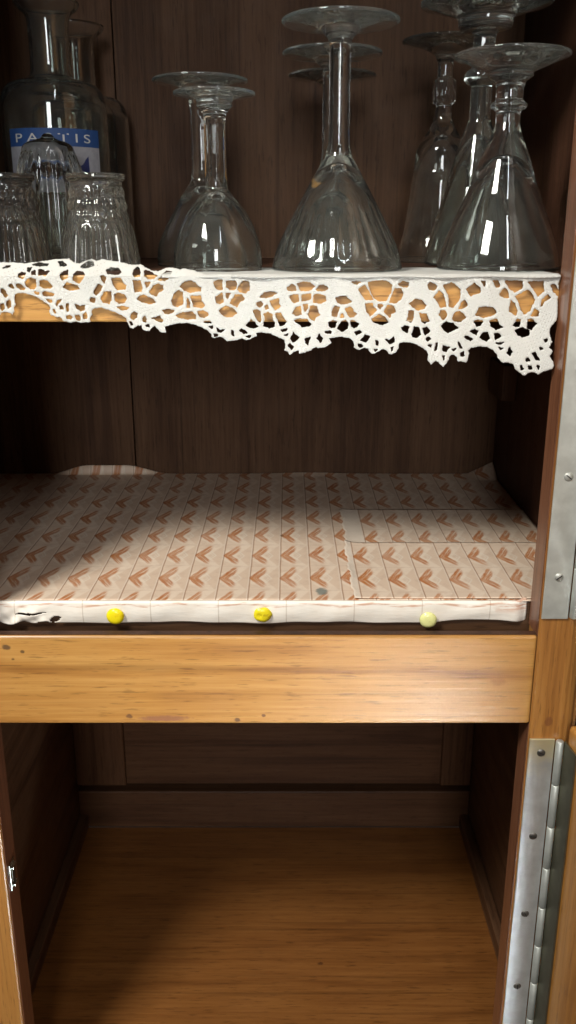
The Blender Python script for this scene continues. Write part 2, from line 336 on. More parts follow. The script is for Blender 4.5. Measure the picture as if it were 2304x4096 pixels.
M['stile_red'] = wood('reddish_upright_wood', 'z', (.24, .10, .05), (.17, .066, .032), (.09, .032, .015), .35, .35, 30, 15, across=15)
M['door'] = wood('honey_door_wood', 'z', (.46, .22, .05), (.37, .16, .032), (.21, .08, .016), .32, .5, 34, 21, across=12)
M['floor'] = wood('brown_floor_wood', 'x', (.245, .098, .024), (.180, .066, .015), (.080, .027, .006), .36, .35, 60, 31, across=11, streak=.38, ringw=.20,
    stains=((.028, .612, None, .0030, .0018, (.05, .017, .006)), (.060, .66, None, .008, .004, (.15, .055, .014))))
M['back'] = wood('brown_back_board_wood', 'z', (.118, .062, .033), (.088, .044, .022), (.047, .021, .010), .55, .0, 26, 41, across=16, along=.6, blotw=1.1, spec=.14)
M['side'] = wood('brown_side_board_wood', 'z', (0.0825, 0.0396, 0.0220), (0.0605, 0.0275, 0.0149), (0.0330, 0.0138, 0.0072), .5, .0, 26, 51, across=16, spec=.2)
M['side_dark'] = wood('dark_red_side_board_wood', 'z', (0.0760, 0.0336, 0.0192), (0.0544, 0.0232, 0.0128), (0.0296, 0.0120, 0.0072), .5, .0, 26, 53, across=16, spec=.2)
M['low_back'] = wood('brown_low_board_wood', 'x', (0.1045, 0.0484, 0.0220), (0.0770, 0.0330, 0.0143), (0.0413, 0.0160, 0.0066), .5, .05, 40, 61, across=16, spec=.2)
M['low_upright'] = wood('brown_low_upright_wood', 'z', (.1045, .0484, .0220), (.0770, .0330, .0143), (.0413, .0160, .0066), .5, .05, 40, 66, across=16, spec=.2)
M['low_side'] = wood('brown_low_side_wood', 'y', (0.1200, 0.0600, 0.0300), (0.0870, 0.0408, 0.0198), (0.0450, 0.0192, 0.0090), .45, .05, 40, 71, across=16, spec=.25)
M['groove'] = wood('dark_groove_wood', 'x', (.10, .052, .026), (.07, .034, .016), (.03, .014, .007), .4, .3, 50, 81)

def simple(name, col, rough=.5, metal=0.0, **kw):
    t = NT(name)
    n = t.noise(t.obj(), 260, 4, .6)
    c = t.mix(t.step(n, .3, .75), tuple(x * .82 for x in col), col)
    p = t.bsdf(Base_Color=c, Roughness=t.m('ADD', rough - .06, t.m('MULTIPLY', n, .14)), Metallic=metal, **kw)
    return t.mat

def steel(name, col, rough, brass=None, zt=0.0, metal=1.0):
    t = NT(name)
    p = t.sep(t.obj())
    n = t.noise(t.comb(t.m('MULTIPLY', p[0], 700), t.m('MULTIPLY', p[1], 700), t.m('MULTIPLY', p[2], 60)), 1, 4, .6)
    n2 = t.noise(t.obj(), 90, 4, .6)
    c = t.mix(t.step(n2, .3, .8), tuple(x * .80 for x in col), col)
    if brass:
        f = t.m('MULTIPLY', t.step(t.m('ADD', p[2], t.m('MULTIPLY', n2, .03)), zt - .015, zt + .014), .75)
        c = t.mix(f, c, brass)
    pb = t.bsdf(Base_Color=c, Metallic=metal, Roughness=t.m('ADD', rough - .05, t.m('MULTIPLY', n2, .12)))
    t.l(t.bump(t.m('ADD', n, n2), .12, .0001), pb.inputs['Normal'])
    return t.mat
M['steel'] = steel('worn_hinge_steel', (.66, .70, .70), .36, (.72, .62, .30), -.300, .75)
M['steel_old'] = steel('dull_hinge_steel', (.60, .62, .57), .42, None, 0, .6)
M['steel_dark'] = steel('tarnished_hinge_steel', (.23, .22, .16), .5)
M['screw'] = steel('dark_screw_steel', (.20, .19, .17), .42)
M['chrome'] = steel('bright_catch_steel', (.80, .84, .80), .18)

def glass(name, tint=(.975, .99, .98), rough=.0, ior=1.5, dust_lift=.0):
    t = NT(name)
    g = t.n('ShaderNodeBsdfGlass'); g.inputs['Color'].default_value = (*tint, 1)
    g.inputs['IOR'].default_value = ior; g.inputs['Roughness'].default_value = rough
    n = t.noise(t.obj(), 90, 3, .5)
    t.l(t.bump(n, .05, .001), g.inputs['Normal'])
    # glass brightened by an added thin film of dust and washing haze
    d = t.n('ShaderNodeBsdfDiffuse'); d.inputs['Color'].default_value = (.78, .80, .78, 1)
    mx = t.n('ShaderNodeMixShader')
    sm = t.m('MULTIPLY_ADD', t.step(t.noise(t.obj(), 130, 4, .6), .35, .75), dust_lift * .9 + .010, dust_lift * .6 + .005)
    t.l(sm, mx.inputs[0]); t.l(g.outputs[0], mx.inputs[1]); t.l(d.outputs[0], mx.inputs[2])
    t.l(mx.outputs[0], t.out.inputs['Surface'])
    return t.mat
M['glass'] = glass('clear_glass')
M['glass_foot'] = glass('brightened_dusty_glass', dust_lift=.014)  # stronger pale film, lifts the feet off the dark back
M['glass_green'] = glass('faintly_green_glass', (.955, .985, .965), dust_lift=.008)
M['glass_old'] = glass('yellowish_pressed_glass', (.97, .97, .935), dust_lift=.030)

# ------------------------------------------------------------------ paper
def paper(name, u0, v0, blank=None):
    """woven tile pattern: cell 19.9 x 42 mm, rust brush chevrons, fine column lines"""
    t = NT(name)
    p = t.sep(t.obj())
    w1 = t.m('SUBTRACT', t.noise(t.obj(), 55, 2), .5)
    u = t.m('DIVIDE', t.m('SUBTRACT', p[0], u0), .0199)
    v = t.m('ADD', t.m('DIVIDE', t.m('SUBTRACT', p[1], v0), .042), .45)
    s = t.m('FRACT', t.m('ADD', u, t.m('MULTIPLY', w1, .035))); tt = t.m('FRACT', v)
    cell = t.m('ADD', t.m('MULTIPLY', t.m('FLOOR', u), 3.7), t.m('MULTIPLY', t.m('FLOOR', v), 9.1))
    q = t.m('SUBTRACT', tt, .45)
    aq = t.m('ABSOLUTE', q)
    slope = t.m('ADD', .98, t.m('MULTIPLY', t.m('LESS_THAN', q, 0.0), .22))
    x0 = t.m('SUBTRACT', s, t.m('MULTIPLY', aq, slope))
    brush = t.noise(t.comb(t.m('ADD', t.m('MULTIPLY', x0, 26), cell), t.m('MULTIPLY', q, 5.0), cell), 1, 4, .65)
    wob = t.m('MULTIPLY', t.m('SUBTRACT', t.noise(t.comb(t.m('MULTIPLY', s, 5), t.m('MULTIPLY', tt, 5), cell), 1, 3), .5), .10)
    x1 = t.m('ADD', x0, wob)
    def band(c, w):
        return t.m('SUBTRACT', 1.0, t.step(t.m('ABSOLUTE', t.m('SUBTRACT', x1, c)), w * .35, w))
    up = t.m('SUBTRACT', 1.0, t.step(q, .40, .52)); dn = t.step(q, -.46, -.26)
    st = t.m('MAXIMUM', t.m('MULTIPLY', band(.050, .105), 1.0), t.m('MULTIPLY', band(.235, .115), 1.0))
    fill = t.m('MULTIPLY', t.m('MULTIPLY', t.step(x1, -.03, .04), t.m('SUBTRACT', 1.0, t.step(x1, .24, .34))), .85)
    fill = t.m('MULTIPLY', fill, t.m('SUBTRACT', 1.0, t.step(aq, .10, .34)))
    st = t.m('MAXIMUM', st, fill)
    st = t.m('MULTIPLY', t.m('MULTIPLY', st, up), dn)
    st = t.m('MULTIPLY', st, t.m('SUBTRACT', 1.0, t.step(t.m('ADD', s, t.m('MULTIPLY', brush, .08)), .52, .65)))
    st = t.m('MULTIPLY', st, t.m('ADD', .35, t.m('MULTIPLY', t.step(brush, .28, .55), .65)))
    cream, beige = (.72, .585, .455), (.65, .50, .375)
    dia = t.m('ADD', t.m('ABSOLUTE', t.m('SUBTRACT', s, .50)), aq)
    c = t.mix(t.step(t.m('SUBTRACT', s, aq), .42, .5), cream, beige)
    c = t.mix(t.m('MULTIPLY', t.step(t.m('SUBTRACT', t.m('ADD', s, .02), t.m('MULTIPLY', aq, 2.0)), -.30, -.42), .75), c, beige)
    for r0, am in ((.24, .65), (.14, .4)):
        ring = t.m('SUBTRACT', 1.0, t.step(t.m('ABSOLUTE', t.m('SUBTRACT', dia, r0)), .012, .045))
        c = t.mix(t.m('MULTIPLY', ring, am), c, (.715, .635, .525))
    blotch = t.noise(t.obj(), 140, 4, .6)
    c = t.mix(t.m('MULTIPLY', t.step(blotch, .45, .75), .35), c, (.47, .33, .24))
    rust = t.mix(t.noise(t.obj(), 90, 2), (.38, .115, .034), (.48, .19, .050))
    c = t.mix(t.m('MULTIPLY', st, t.m('ADD', .55, t.m('MULTIPLY', t.noise(t.obj(), 38, 3), .7), clamp=True)), c, rust)
    ln = t.m('SUBTRACT', 1.0, t.step(t.m('ABSOLUTE', t.m('SUBTRACT', s, .028)), .010, .030))
    c = t.mix(t.m('MULTIPLY', ln, .62), c, (.26, .12, .06))
    ln2 = t.m('SUBTRACT', 1.0, t.step(t.m('ABSOLUTE', t.m('SUBTRACT', s, .985)), .006, .03))
    c = t.mix(t.m('MULTIPLY', ln2, .5), c, (.76, .66, .55))
    hl = t.m('SUBTRACT', 1.0, t.step(t.m('ABSOLUTE', t.m('SUBTRACT', tt, .97)), .004, .014))
    c = t.mix(t.m('MULTIPLY', hl, .22), c, (.33, .21, .14))
    if blank is not None:
        c = t.mix(t.m('LESS_THAN', p[0], blank), c, t.mix(t.step(blotch, .4, .7), (.70, .60, .49), (.66, .55, .44)))
    # one blue-green smear and a few brown specks on the paper
    d = t.m('ADD', t.m('POWER', t.m('DIVIDE', t.m('SUBTRACT', p[0], .0213), .0042), 2.0), t.m('POWER', t.m('DIVIDE', t.m('SUBTRACT', p[1], .5166), .0062), 2.0))
    d = t.m('ADD', d, t.m('MULTIPLY', t.m('SUBTRACT', t.noise(t.obj(), 500, 3), .5), 1.5))
    c = t.mix(t.m('MULTIPLY', t.m('SUBTRACT', 1.0, t.step(d, .4, 1.1)), .85), c, (.16, .19, .17))
    d2 = t.m('ADD', t.m('POWER', t.m('DIVIDE', t.m('SUBTRACT', p[0], -.0045), .0016), 2.0), t.m('POWER', t.m('DIVIDE', t.m('SUBTRACT', p[1], .6225), .0026), 2.0))
    c = t.mix(t.m('MULTIPLY', t.m('SUBTRACT', 1.0, t.step(d2, .4, 1.2)), .6), c, (.15, .10, .05))
    pb = t.bsdf(Base_Color=c, Roughness=.42)
    pb.inputs['Specular IOR Level'].default_value = .4
    t.l(t.bump(t.m('ADD', blotch, t.m('MULTIPLY', ln, -1.2)), .3, .0004), pb.inputs['Normal'])
    return t.mat
M['paper'] = paper('chevron_shelf_paper', -.1051, .5384)
M['paper_front'] = paper('chevron_patch_paper', .0651, .533, .0447)
M['paper_rear'] = paper('chevron_rear_patch_paper', .0564, .6137, .0560)

def fold_paper():
    t = NT('front_lit_fold_paper')
    p = t.sep(t.obj())
    u = t.m('FRACT', t.m('DIVIDE', t.m('ADD', p[0], .1051 + .0845), .0419))
    c = t.mix(t.step(t.noise(t.obj(), 70, 4, .6), .35, .7), (.84, .79, .70), (.80, .73, .63))  # whiter than the sheet, frontal light partly painted into the colour
    ln = t.m('SUBTRACT', 1.0, t.step(t.m('ABSOLUTE', t.m('SUBTRACT', u, .5)), .004, .012))
    c = t.mix(t.m('MULTIPLY', ln, .5), c, (.42, .34, .26))
    # rust strokes squashed along the folded top edge
    s = t.m('SUBTRACT', t.m('FRACT', t.m('DIVIDE', t.m('ADD', p[0], .127), .0398)), .5)
    zz = t.m('SUBTRACT', p[2], t.m('SUBTRACT', -.2196, t.m('MULTIPLY', t.m('ABSOLUTE', s), .0045)))
    br = t.m('MULTIPLY', t.m('SUBTRACT', 1.0, t.step(t.m('ABSOLUTE', zz), .0003, .0011)), t.step(t.noise(t.comb(t.m('MULTIPLY', p[0], 120), p[1], t.m('MULTIPLY', p[2], 1500)), 1, 3), .38, .62))
    c = t.mix(t.m('MULTIPLY', br, .7), c, (.48, .19, .08))
    # orange print on the right end
    e = t.m('MULTIPLY', t.step(p[0], .112, .142), t.step(t.noise(t.comb(t.m('MULTIPLY', p[0], 90), p[1], t.m('MULTIPLY', p[2], 500)), 1, 3), .45, .6))
    e = t.m('MULTIPLY', e, t.step(p[2], -.2275, -.222))
    c = t.mix(t.m('MULTIPLY', e, .7), c, (.50, .20, .09))
    pb = t.bsdf(Base_Color=c, Roughness=.42)
    t.l(t.bump(t.noise(t.comb(t.m('MULTIPLY', p[0], 60), p[1], t.m('MULTIPLY', p[2], 200)), 1, 3), .35, .0012), pb.inputs['Normal'])
    return t.mat
M['fold'] = fold_paper()

def cotton(name, col):
    t = NT(name)
    p = t.sep(t.obj())
    a = t.m('SINE', t.m('MULTIPLY', t.m('ADD', p[0], p[2]), 5200)); b = t.m('SINE', t.m('MULTIPLY', t.m('SUBTRACT', p[0], p[2]), 5200))
    wv = t.m('MULTIPLY', a, b)
    n = t.noise(t.obj(), 900, 3)
    c = t.mix(t.step(t.m('ADD', wv, t.m('MULTIPLY', n, .8)), -.5, .3), tuple(x * .84 for x in col), col)
    pb = t.bsdf(Base_Color=c, Roughness=.85)
    t.l(t.bump(t.m('ADD', wv, t.m('MULTIPLY', n, .3)), .16, .0002), pb.inputs['Normal'])
    return t.mat
M['lace'] = cotton('white_cotton_lace', (.60, .59, .545))
M['cloth'] = cotton('white_cotton_cloth', (.52, .51, .47))
M['label_white'] = simple('label_white_print', (.36, .36, .39), .6)
M['label_blue'] = simple('label_blue_print', (.022, .075, .24), .6)
M['label_navy'] = simple('label_navy_print', (.02, .028, .13), .6)
M['letter'] = simple('label_letter_print', (.68, .68, .64), .6)

# ------------------------------------------------------------------ cupboard
TOPZ, FL = .262, -.610
BACK = .800
XL, XR = -.222, .192          # inner faces of the side panels of the lower part
XU = -.275                     # the upper part is wider on the left
SL, SR = -.186, .150          # opening between the uprights
SH1, SH2 = -.0240, -.2195     # tops of the two shelves
cup = empty('cupboard', (0, .64, FL - .03))
tag(cup, 'open honey coloured wooden cupboard with dark brown interior and steel strip hinges', 'cupboard')

# back: vertical boards above, horizontal boards below
for x0, x1, dy in ((XU, -.1431, 0), (-.1419, XR, .0003)):
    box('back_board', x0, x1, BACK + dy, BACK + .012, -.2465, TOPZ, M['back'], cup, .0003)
box('gap_light_block', XU, XR, BACK + .0125, BACK + .016, FL - .012, TOPZ, M['groove'], cup, 0)  # added dark sheet, shuts background light out of the board gaps
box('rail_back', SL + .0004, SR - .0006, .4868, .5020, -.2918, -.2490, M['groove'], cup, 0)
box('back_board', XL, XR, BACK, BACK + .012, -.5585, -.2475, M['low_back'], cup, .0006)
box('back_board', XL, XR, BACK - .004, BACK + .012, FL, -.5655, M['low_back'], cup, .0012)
# corner battens of the lower part
box('corner_batten', .1600, XR, .7945, BACK - .0002, -.5575, -.2475, M['low_upright'], cup, .0015)
box('corner_batten', XL, -.1700, .7945, BACK - .0002, -.5575, -.2475, M['low_upright'], cup, .0015)
# sides
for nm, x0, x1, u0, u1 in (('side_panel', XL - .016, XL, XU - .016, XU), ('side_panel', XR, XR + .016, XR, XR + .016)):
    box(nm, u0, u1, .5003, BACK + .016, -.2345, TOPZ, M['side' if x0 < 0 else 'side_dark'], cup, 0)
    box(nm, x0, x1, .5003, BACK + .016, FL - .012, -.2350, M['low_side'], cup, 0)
box('floor_batten', XR - .009, XR - .0002, .5005, BACK - .0045, FL, FL + .016, M['low_side'], cup, .001)
box('floor_batten', XL + .0002, XL + .009, .5005, BACK - .0045, FL, FL + .016, M['low_side'], cup, .001)
box('cleat', .1795, XR - .0002, .735, .785, -.138, -.108, M['side'], cup, .001)
box('top_panel', XU - .016, XR + .016, .480, BACK + .016, TOPZ + .0003, TOPZ + .018, M['side'], cup, 0)
box('bottom_panel', XL, XR, .482, BACK - .0045, FL - .016, FL, M['floor'], cup, 0)
# shelves
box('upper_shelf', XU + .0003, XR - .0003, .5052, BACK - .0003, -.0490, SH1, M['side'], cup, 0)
box('shelf_edging', XU + .0003, XR - .0003, .5006, .5050, -.0494, SH1 - .0001, M['shelf_edge'], cup, .0010)
box('lower_shelf', XU + .0003, XR - .0003, .5030, BACK - .0003, -.2470, SH2, M['groove'], cup, .0008)
# rail under the lower shelf
bm = bmesh.new(); add_box(bm, SL + .0004, SR - .0004, .4800, .4865, -.2920, -.2322, .0018, 3)
from_bm('front_rail', bm, M['beam'], cup, False)
box('rail_top_darkening', SL + .0004, SR - .0006, .4816, .4864, -.2321, -.2317, M['side_dark'], cup, 0)  # added dark strip, keeps the lit rail top from showing bright

# uprights: profile extruded along z with a rounded outer edge on the right one
def extrude(name, prof, z0, z1, mat, parent, smooth=False, nz=1):
    n = len(prof); V = []; Fc = []
    for k in range(nz + 1):
        z = z0 + (z1 - z0) * k / nz
        V += [(x, y, z) for x, y in prof]
    for k in range(nz):
        for i in range(n):
            j = (i + 1) % n
            Fc.append((k * n + i, k * n + j, (k + 1) * n + j, (k + 1) * n + i))
    Fc.append(tuple(range(n))[::-1]); Fc.append(tuple(nz * n + i for i in range(n)))
    bm = bmesh.new()
    vs = [bm.verts.new(v) for v in V]
    for f in Fc: bm.faces.new([vs[i] for i in f])
    return from_bm(name, bm, mat, parent, smooth)
rp = [(SR, .5002), (SR, .4812), (SR + .0012, .4800)]
for k in range(9):
    a = math.pi / 2 * k / 8
    rp.append((.168 + .014 * math.sin(a), .494 - .014 * math.cos(a)))
rp += [(.208, .494), (.208, .5002)]
post = extrude('upright', rp, FL - .08, TOPZ, M['stile'], cup)
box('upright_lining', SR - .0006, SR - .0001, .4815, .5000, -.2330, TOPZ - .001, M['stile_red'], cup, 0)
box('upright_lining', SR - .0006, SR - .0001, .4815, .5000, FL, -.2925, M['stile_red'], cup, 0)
box('upright', XU - .016, SL, .4800, .5002, FL - .08, TOPZ, M['stile'], cup, .0012)
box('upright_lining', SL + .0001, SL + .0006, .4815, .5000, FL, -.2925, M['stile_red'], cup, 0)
box('plinth', SL, SR, .4805, .5000, FL - .08, FL - .017, M['stile'], cup, .001)

# door catch on the left upright
bm = bmesh.new()
add_box(bm, SL + .0007, SL + .0016, .4845, .4945, -.4225, -.4020, .0004)
add_box(bm, SL + .0007, SL + .0034, .4862, .4930, -.4200, -.4180, .0004)
add_box(bm, SL + .0007, SL + .0034, .4862, .4930, -.4066, -.4046, .0004)
ca = from_bm('catch', bm, M['chrome'], cup)
box('catch_slot', SL + .0016, SL + .0019, .4875, .4917, -.4170, -.4078, M['screw'], ca and cup, 0)

# ---- strip hinges and doors
def tube(bm, cx, cy, z0, z1, r, n=18):
    ring = []
    for z in (z0, z0 + .0004, z1 - .0004, z1):
        rr = r - (.0004 if z in (z0, z1) else 0)
        ring.append([bm.verts.new((cx + rr * math.cos(2 * math.pi * i / n), cy + rr * math.sin(2 * math.pi * i / n), z)) for i in range(n)])
    for a, b in zip(ring, ring[1:]):
        for i in range(n): bm.faces.new((a[i], a[(i + 1) % n], b[(i + 1) % n], b[i]))
    bm.faces.new(ring[0][::-1]); bm.faces.new(ring[-1])

def screw_mesh():
    bm = bmesh.new(); n = 20; prev = None
    prof = [(.0026, .0), (.0026, -.0003), (.0022, -.0006), (.0010, -.00085), (0, -.0009)]
    for r, y in prof:
        if r == 0:
            c = bm.verts.new((0, y, 0))
            for i in range(n): bm.faces.new((prev[i], prev[(i + 1) % n], c))
        else:
            ring = [bm.verts.new((r * math.cos(2 * math.pi * i / n), y, r * math.sin(2 * math.pi * i / n))) for i in range(n)]
            if prev:
                for i in range(n): bm.faces.new((prev[i], prev[(i + 1) % n], ring[(i + 1) % n], ring[i]))
            prev = ring
    me = bpy.data.meshes.new('screw'); bmesh.ops.recalc_face_normals(bm, faces=bm.faces); bm.to_mesh(me); bm.free()
    me.materials.append(M['screw'])
    me.polygons.foreach_set('use_smooth', [True] * len(me.polygons))
    return me
SCREW = screw_mesh()
bm = bmesh.new(); bm.from_mesh(SCREW); nf = len(bm.faces)
add_box(bm, -.0020, .0020, -.00108, -.0007, -.0003, .0003)
bm.faces.ensure_lookup_table()
for f in bm.faces[nf:]: f.material_index = 1; f.smooth = False
bm.to_mesh(SCREW); bm.free()
SCREW.materials.append(simple('screw_slot_black', (.015, .015, .015), .6))

SCREW_PALE = SCREW.copy(); SCREW_PALE.materials[0] = steel('pale_screw_steel', (.50, .50, .45), .4, None, 0, .6)
def hinge(z0, z1, mat, kmat, dmat, screws, pitch, open_deg):
    hz = box('hinge', SR + .0004, SR + .0160, .4786, .4798, z0, z1, mat, cup, .0003)
    AX, AY = SR + .0186, .4770
    z = z1; k = 0
    while z - .002 > z0:
        zb = max(z0, z - pitch)
        bm = bmesh.new(); tube(bm, AX, AY, zb + .0001, z - .0001, .0024)
        q = from_bm('knuckle', bm, kmat, hz, True); z = zb; k += 1
        q.matrix_parent_inverse = hz.matrix_parent_inverse.inverted() @ Matrix.Identity(4) if False else Matrix.Identity(4)
    for sz in screws:
        o = bpy.data.objects.new('screw', SCREW if z0 < -.4 else SCREW_PALE); COL.objects.link(o); o.parent = hz
        o.location = (SR + .0083 + rng.uniform(-.0004, .0004), .4787, sz); o.rotation_euler = (0, rng.uniform(0, 3), 0)
    a = R(open_deg)
    ux, uy = math.sin(a), -math.cos(a)          # door plane, away from the axis
    nx, ny = math.cos(a), math.sin(a)           # door thickness, outwards
    def P(d, t, zz): return (AX + .0022 + ux * d + nx * t, AY + .0006 + uy * d + ny * t, zz)
    def slab(name, d0, d1, t0, t1, za, zb, m, par, bev):
        bm = bmesh.new(); add_box(bm, d0, d1, t0, t1, za, zb, bev, 3)
        for v in bm.verts: v.co = Vector(P(v.co.x, v.co.y, v.co.z))
        return from_bm(name, bm, m, par)
    dr = slab('door', .0015, .315, .0016, .0210, z0 - .30 if z0 < -.4 else z0 - .004, z1 + .012 if z0 < -.4 else z1 + .20, M['door'], cup, .003)
    lf = slab('hinge_leaf', .0012, .0172, .0002, .0014, z0, z1, dmat, dr, .0003)
    lf.matrix_parent_inverse = Matrix.Identity(4)
hinge(-.690, -.3020, M['steel'], M['steel_old'], M['steel_dark'], [-.3117, -.3736, -.4352, -.4966, -.558, -.620], .0316, 7.0)
hinge(-.2204, .255, M['steel_old'], M['steel_old'], M['steel_dark'], [-.1937, -.1329, -.0727, -.012, .049, .11, .171, .23], .0316, 7.0)

# ------------------------------------------------------------------ shelf paper
def grid_mesh(name, nx, ny, fn, mat, parent=None, skip=None, thick=.0003, smooth=True):
    V = []; Fc = []
    for j in range(ny + 1):
        for i in range(nx + 1): V.append(fn(i / nx, j / ny))
    for j in range(ny):
        for i in range(nx):
            if skip and skip((i + .5) / nx, (j + .5) / ny): continue
            a = j * (nx + 1) + i
            Fc.append((a, a + 1, a + nx + 2, a + nx + 1))
    o = mesh(name, V, Fc, mat, parent, smooth)
    md = o.modifiers.new('thickness', 'SOLIDIFY'); md.thickness = thick; md.offset = -1
    return o

liner = empty('shelf_paper', (0, .64, SH2))
tag(liner, 'cream lining paper with rust chevrons wrapped over the front of the lower shelf', 'shelf paper')
def ss(x): x = max(0, min(1, x)); return x * x * (3 - 2 * x)
LZ = SH2 + .0010
def lin(u, v):
    x = XU + .0008 + u * (XR - XU - .0016); y = .5016 + (1 - (1 - v) ** 1.5) * (.7985 - .5016)
    z = LZ + .0003 * math.sin(x * 60) * math.sin(y * 47)
    h = .0082 * ss((x + .222) / .035) * (1 - ss((x + .152) / .042)) + .0012 * math.exp(-((x - .02) / .03) ** 2)
    k = max(0, (y - .787) / .0115)
    z += h * k * k
    if h > .002: y -= .0012 * min(1, k) * h / .0088 * (1 - .8 * min(1, k)); z -= h * k * k; z += h * ss((y - .7945) / .0040)
    c = max(0, (x - .168) / .024) * max(0, (y - .775) / .024)      # torn lifted corner
    z += .012 * c
    return (x, y, z)
sheet = grid_mesh('printed_sheet', 210, 130, lin, M['paper'], liner)
fxl, fxr = XU + .001, .1478
def fold(u, v):
    x = fxl + u * (fxr - fxl)
    s = v * .0185
    bot = .0004 * math.sin(x * 70) + .0002 * math.sin(x * 190 + 1) + (.0018 if x > .09 else 0) * math.sin((x - .09) * 55)
    if s < .0020:
        a = s / .0020 * math.pi / 2
        y = .5016 - .0015 * math.sin(a); z = LZ - .0015 * (1 - math.cos(a))
    else:
        f = (s - .0020) / .0165
        y = .5001 - .0008 * math.sin(f * math.pi) + .0008 * f; z = LZ - .0015 - f * (.0127 + bot * -1.0)
    y -= .0003 * math.sin(x * 43 + 2 * v) * v + .00018 * math.sin(x * 160 + v * 4)
    cr = ss((-.140 - x) / .02) * ss((x + .23) / .03)
    y -= cr * v * (.0012 + .0011 * math.sin(x * 330 + v * 7) + .0004 * math.sin(x * 760 - v * 9)); z += cr * v * .0010 * math.sin(x * 410)
    er = ss((x - .138) / .0098)
    y += er * er * .003; z += er * er * (.001 if v < .3 else .0006)
    return (x, y, z)
def foldskip(u, v):
    x = fxl + u * (fxr - fxl)
    def el(cx, cv, rx, rv, sh=0): return ((x - cx) / rx) ** 2 + ((v - cv - sh * (x - cx)) / rv) ** 2 < 1
    return el(-.1590, .56, .0095, .045, -4) or el(-.1440, .82, .0034, .15, -22) or el(-.152, 1.0, .004, .05)
grid_mesh('folded_edge', 480, 24, fold, M['fold'], liner, foldskip, .0003)

def patch(label, mat, x0, x1, y0, y1, z, seed, groupn, lift):
    rg = random.Random(seed)
    ph = [rg.uniform(0, 6) for _ in range(4)]
    def f(u, v):
        y = y0 + v * (y1 - y0)
        e = .0007 * math.sin(y * 210 + ph[0]) + .0004 * math.sin(y * 620 + ph[1])
        x = x0 + e * (1 - u) ** 6 + u * (x1 - x0)
        y += .0005 * math.sin(x * 150 + ph[2]) * (v ** 8)
        zz = z + lift * math.exp(-u * 40) * (.6 + .4 * math.sin(y * 90 + ph[3])) + .0006 * v ** 10
        return (x, y, zz)
    o = grid_mesh('paper_patch', 90, 50, f, mat, None, None, .0003)
    # give the patch its own base point
    c = Vector(((x0 + x1) / 2, (y0 + y1) / 2, z))
    tag(o, label, 'paper patch', 'loose paper patches on the lower shelf')
    return o
patch('front paper patch on the lower shelf, reaching the folded white edge by the pale thumbtack', M['paper_front'], .0406, XR - .001, .5034, .6036, LZ + .0010, 3, '', .0020)
patch('rear paper patch on the lower shelf, behind the front patch and deep in shade', M['paper_rear'], .0425, XR - .0012, .6010, .684, LZ + .0005, 8, '', .0014)

# ------------------------------------------------------------------ thumbtacks
def tack(label, x, z, mat, r, dent, tilt):
    bm = bmesh.new(); n = 28; prev = None
    prof = [(r * .55, .0002), (r * .97, .0), (r, -.0002), (r * .985, -.0005), (r * .93, -.0006), (r * .90, -.0010), (r * .76, -.00165), (r * .5, -.0020), (r * .2, -.0021), (0, -.0021)]
    for rr, y in prof:
        if rr == 0:
            c = bm.verts.new((0, y, 0))
            for i in range(n): bm.faces.new((prev[i], prev[(i + 1) % n], c))
        else:
            ring = []
            for i in range(n):
                a = 2 * math.pi * i / n
                dd = dent * math.exp(-((rr * math.cos(a) + .0018) ** 2 + (rr * math.sin(a) + .001) ** 2) / .0000025)
                k = 1 + (.05 * math.sin(2 * a + 1) + .03 * math.sin(5 * a)) * (1 if dent else .15)
                ring.append(bm.verts.new((rr * k * math.cos(a), y + dd, rr * k * math.sin(a))))
            if prev:
                for i in range(n): bm.faces.new((prev[i], prev[(i + 1) % n], ring[(i + 1) % n], ring[i]))
            else: bm.faces.new(ring)
            prev = ring
    tubev = [(bm.verts.new((.0006 * math.cos(a), .0002, .0006 * math.sin(a))), bm.verts.new((.0004 * math.cos(a), .006, .0004 * math.sin(a)))) for a in [i * math.pi / 4 for i in range(8)]]
    for i in range(8): bm.faces.new((tubev[i][0], tubev[(i + 1) % 8][0], tubev[(i + 1) % 8][1], tubev[i][1]))
    o = from_bm('thumbtack', bm, mat, None, True)
    o.location = (x, .4985, z); o.rotation_euler = tilt
    tag(o, label, 'thumbtack', 'thumbtacks along the folded paper edge')
    return o
def tackmat(name, a, b, rough):
    t = NT(name)
    c = t.mix(t.step(t.noise(t.obj(), 330, 4, .6), .5, .72), a, b)
    t.bsdf(Base_Color=c, Roughness=rough)
    return t.mat
ty = tackmat('yellow_enamel', (.85, .70, .012), (.78, .55, .01), .25)
ty2 = tackmat('worn_yellow_enamel', (.85, .70, .02), (.50, .33, .02), .3)
tp = tackmat('pale_yellow_enamel', (.72, .72, .30), (.62, .60, .24), .22)
tack('smooth bright yellow thumbtack nearest the torn end of the folded paper edge', -.1066, -.2275, ty, .0054, 0, (0, 0, 0))
tack('dented bright yellow thumbtack in the middle of the folded paper edge', -.0156, -.2264, ty2, .0054, .0010, (.1, .4, .1))
tack('pale cream yellow thumbtack below the front paper patch', .0866, -.2300, tp, .0053, 0, (.05, 1.2, 0))

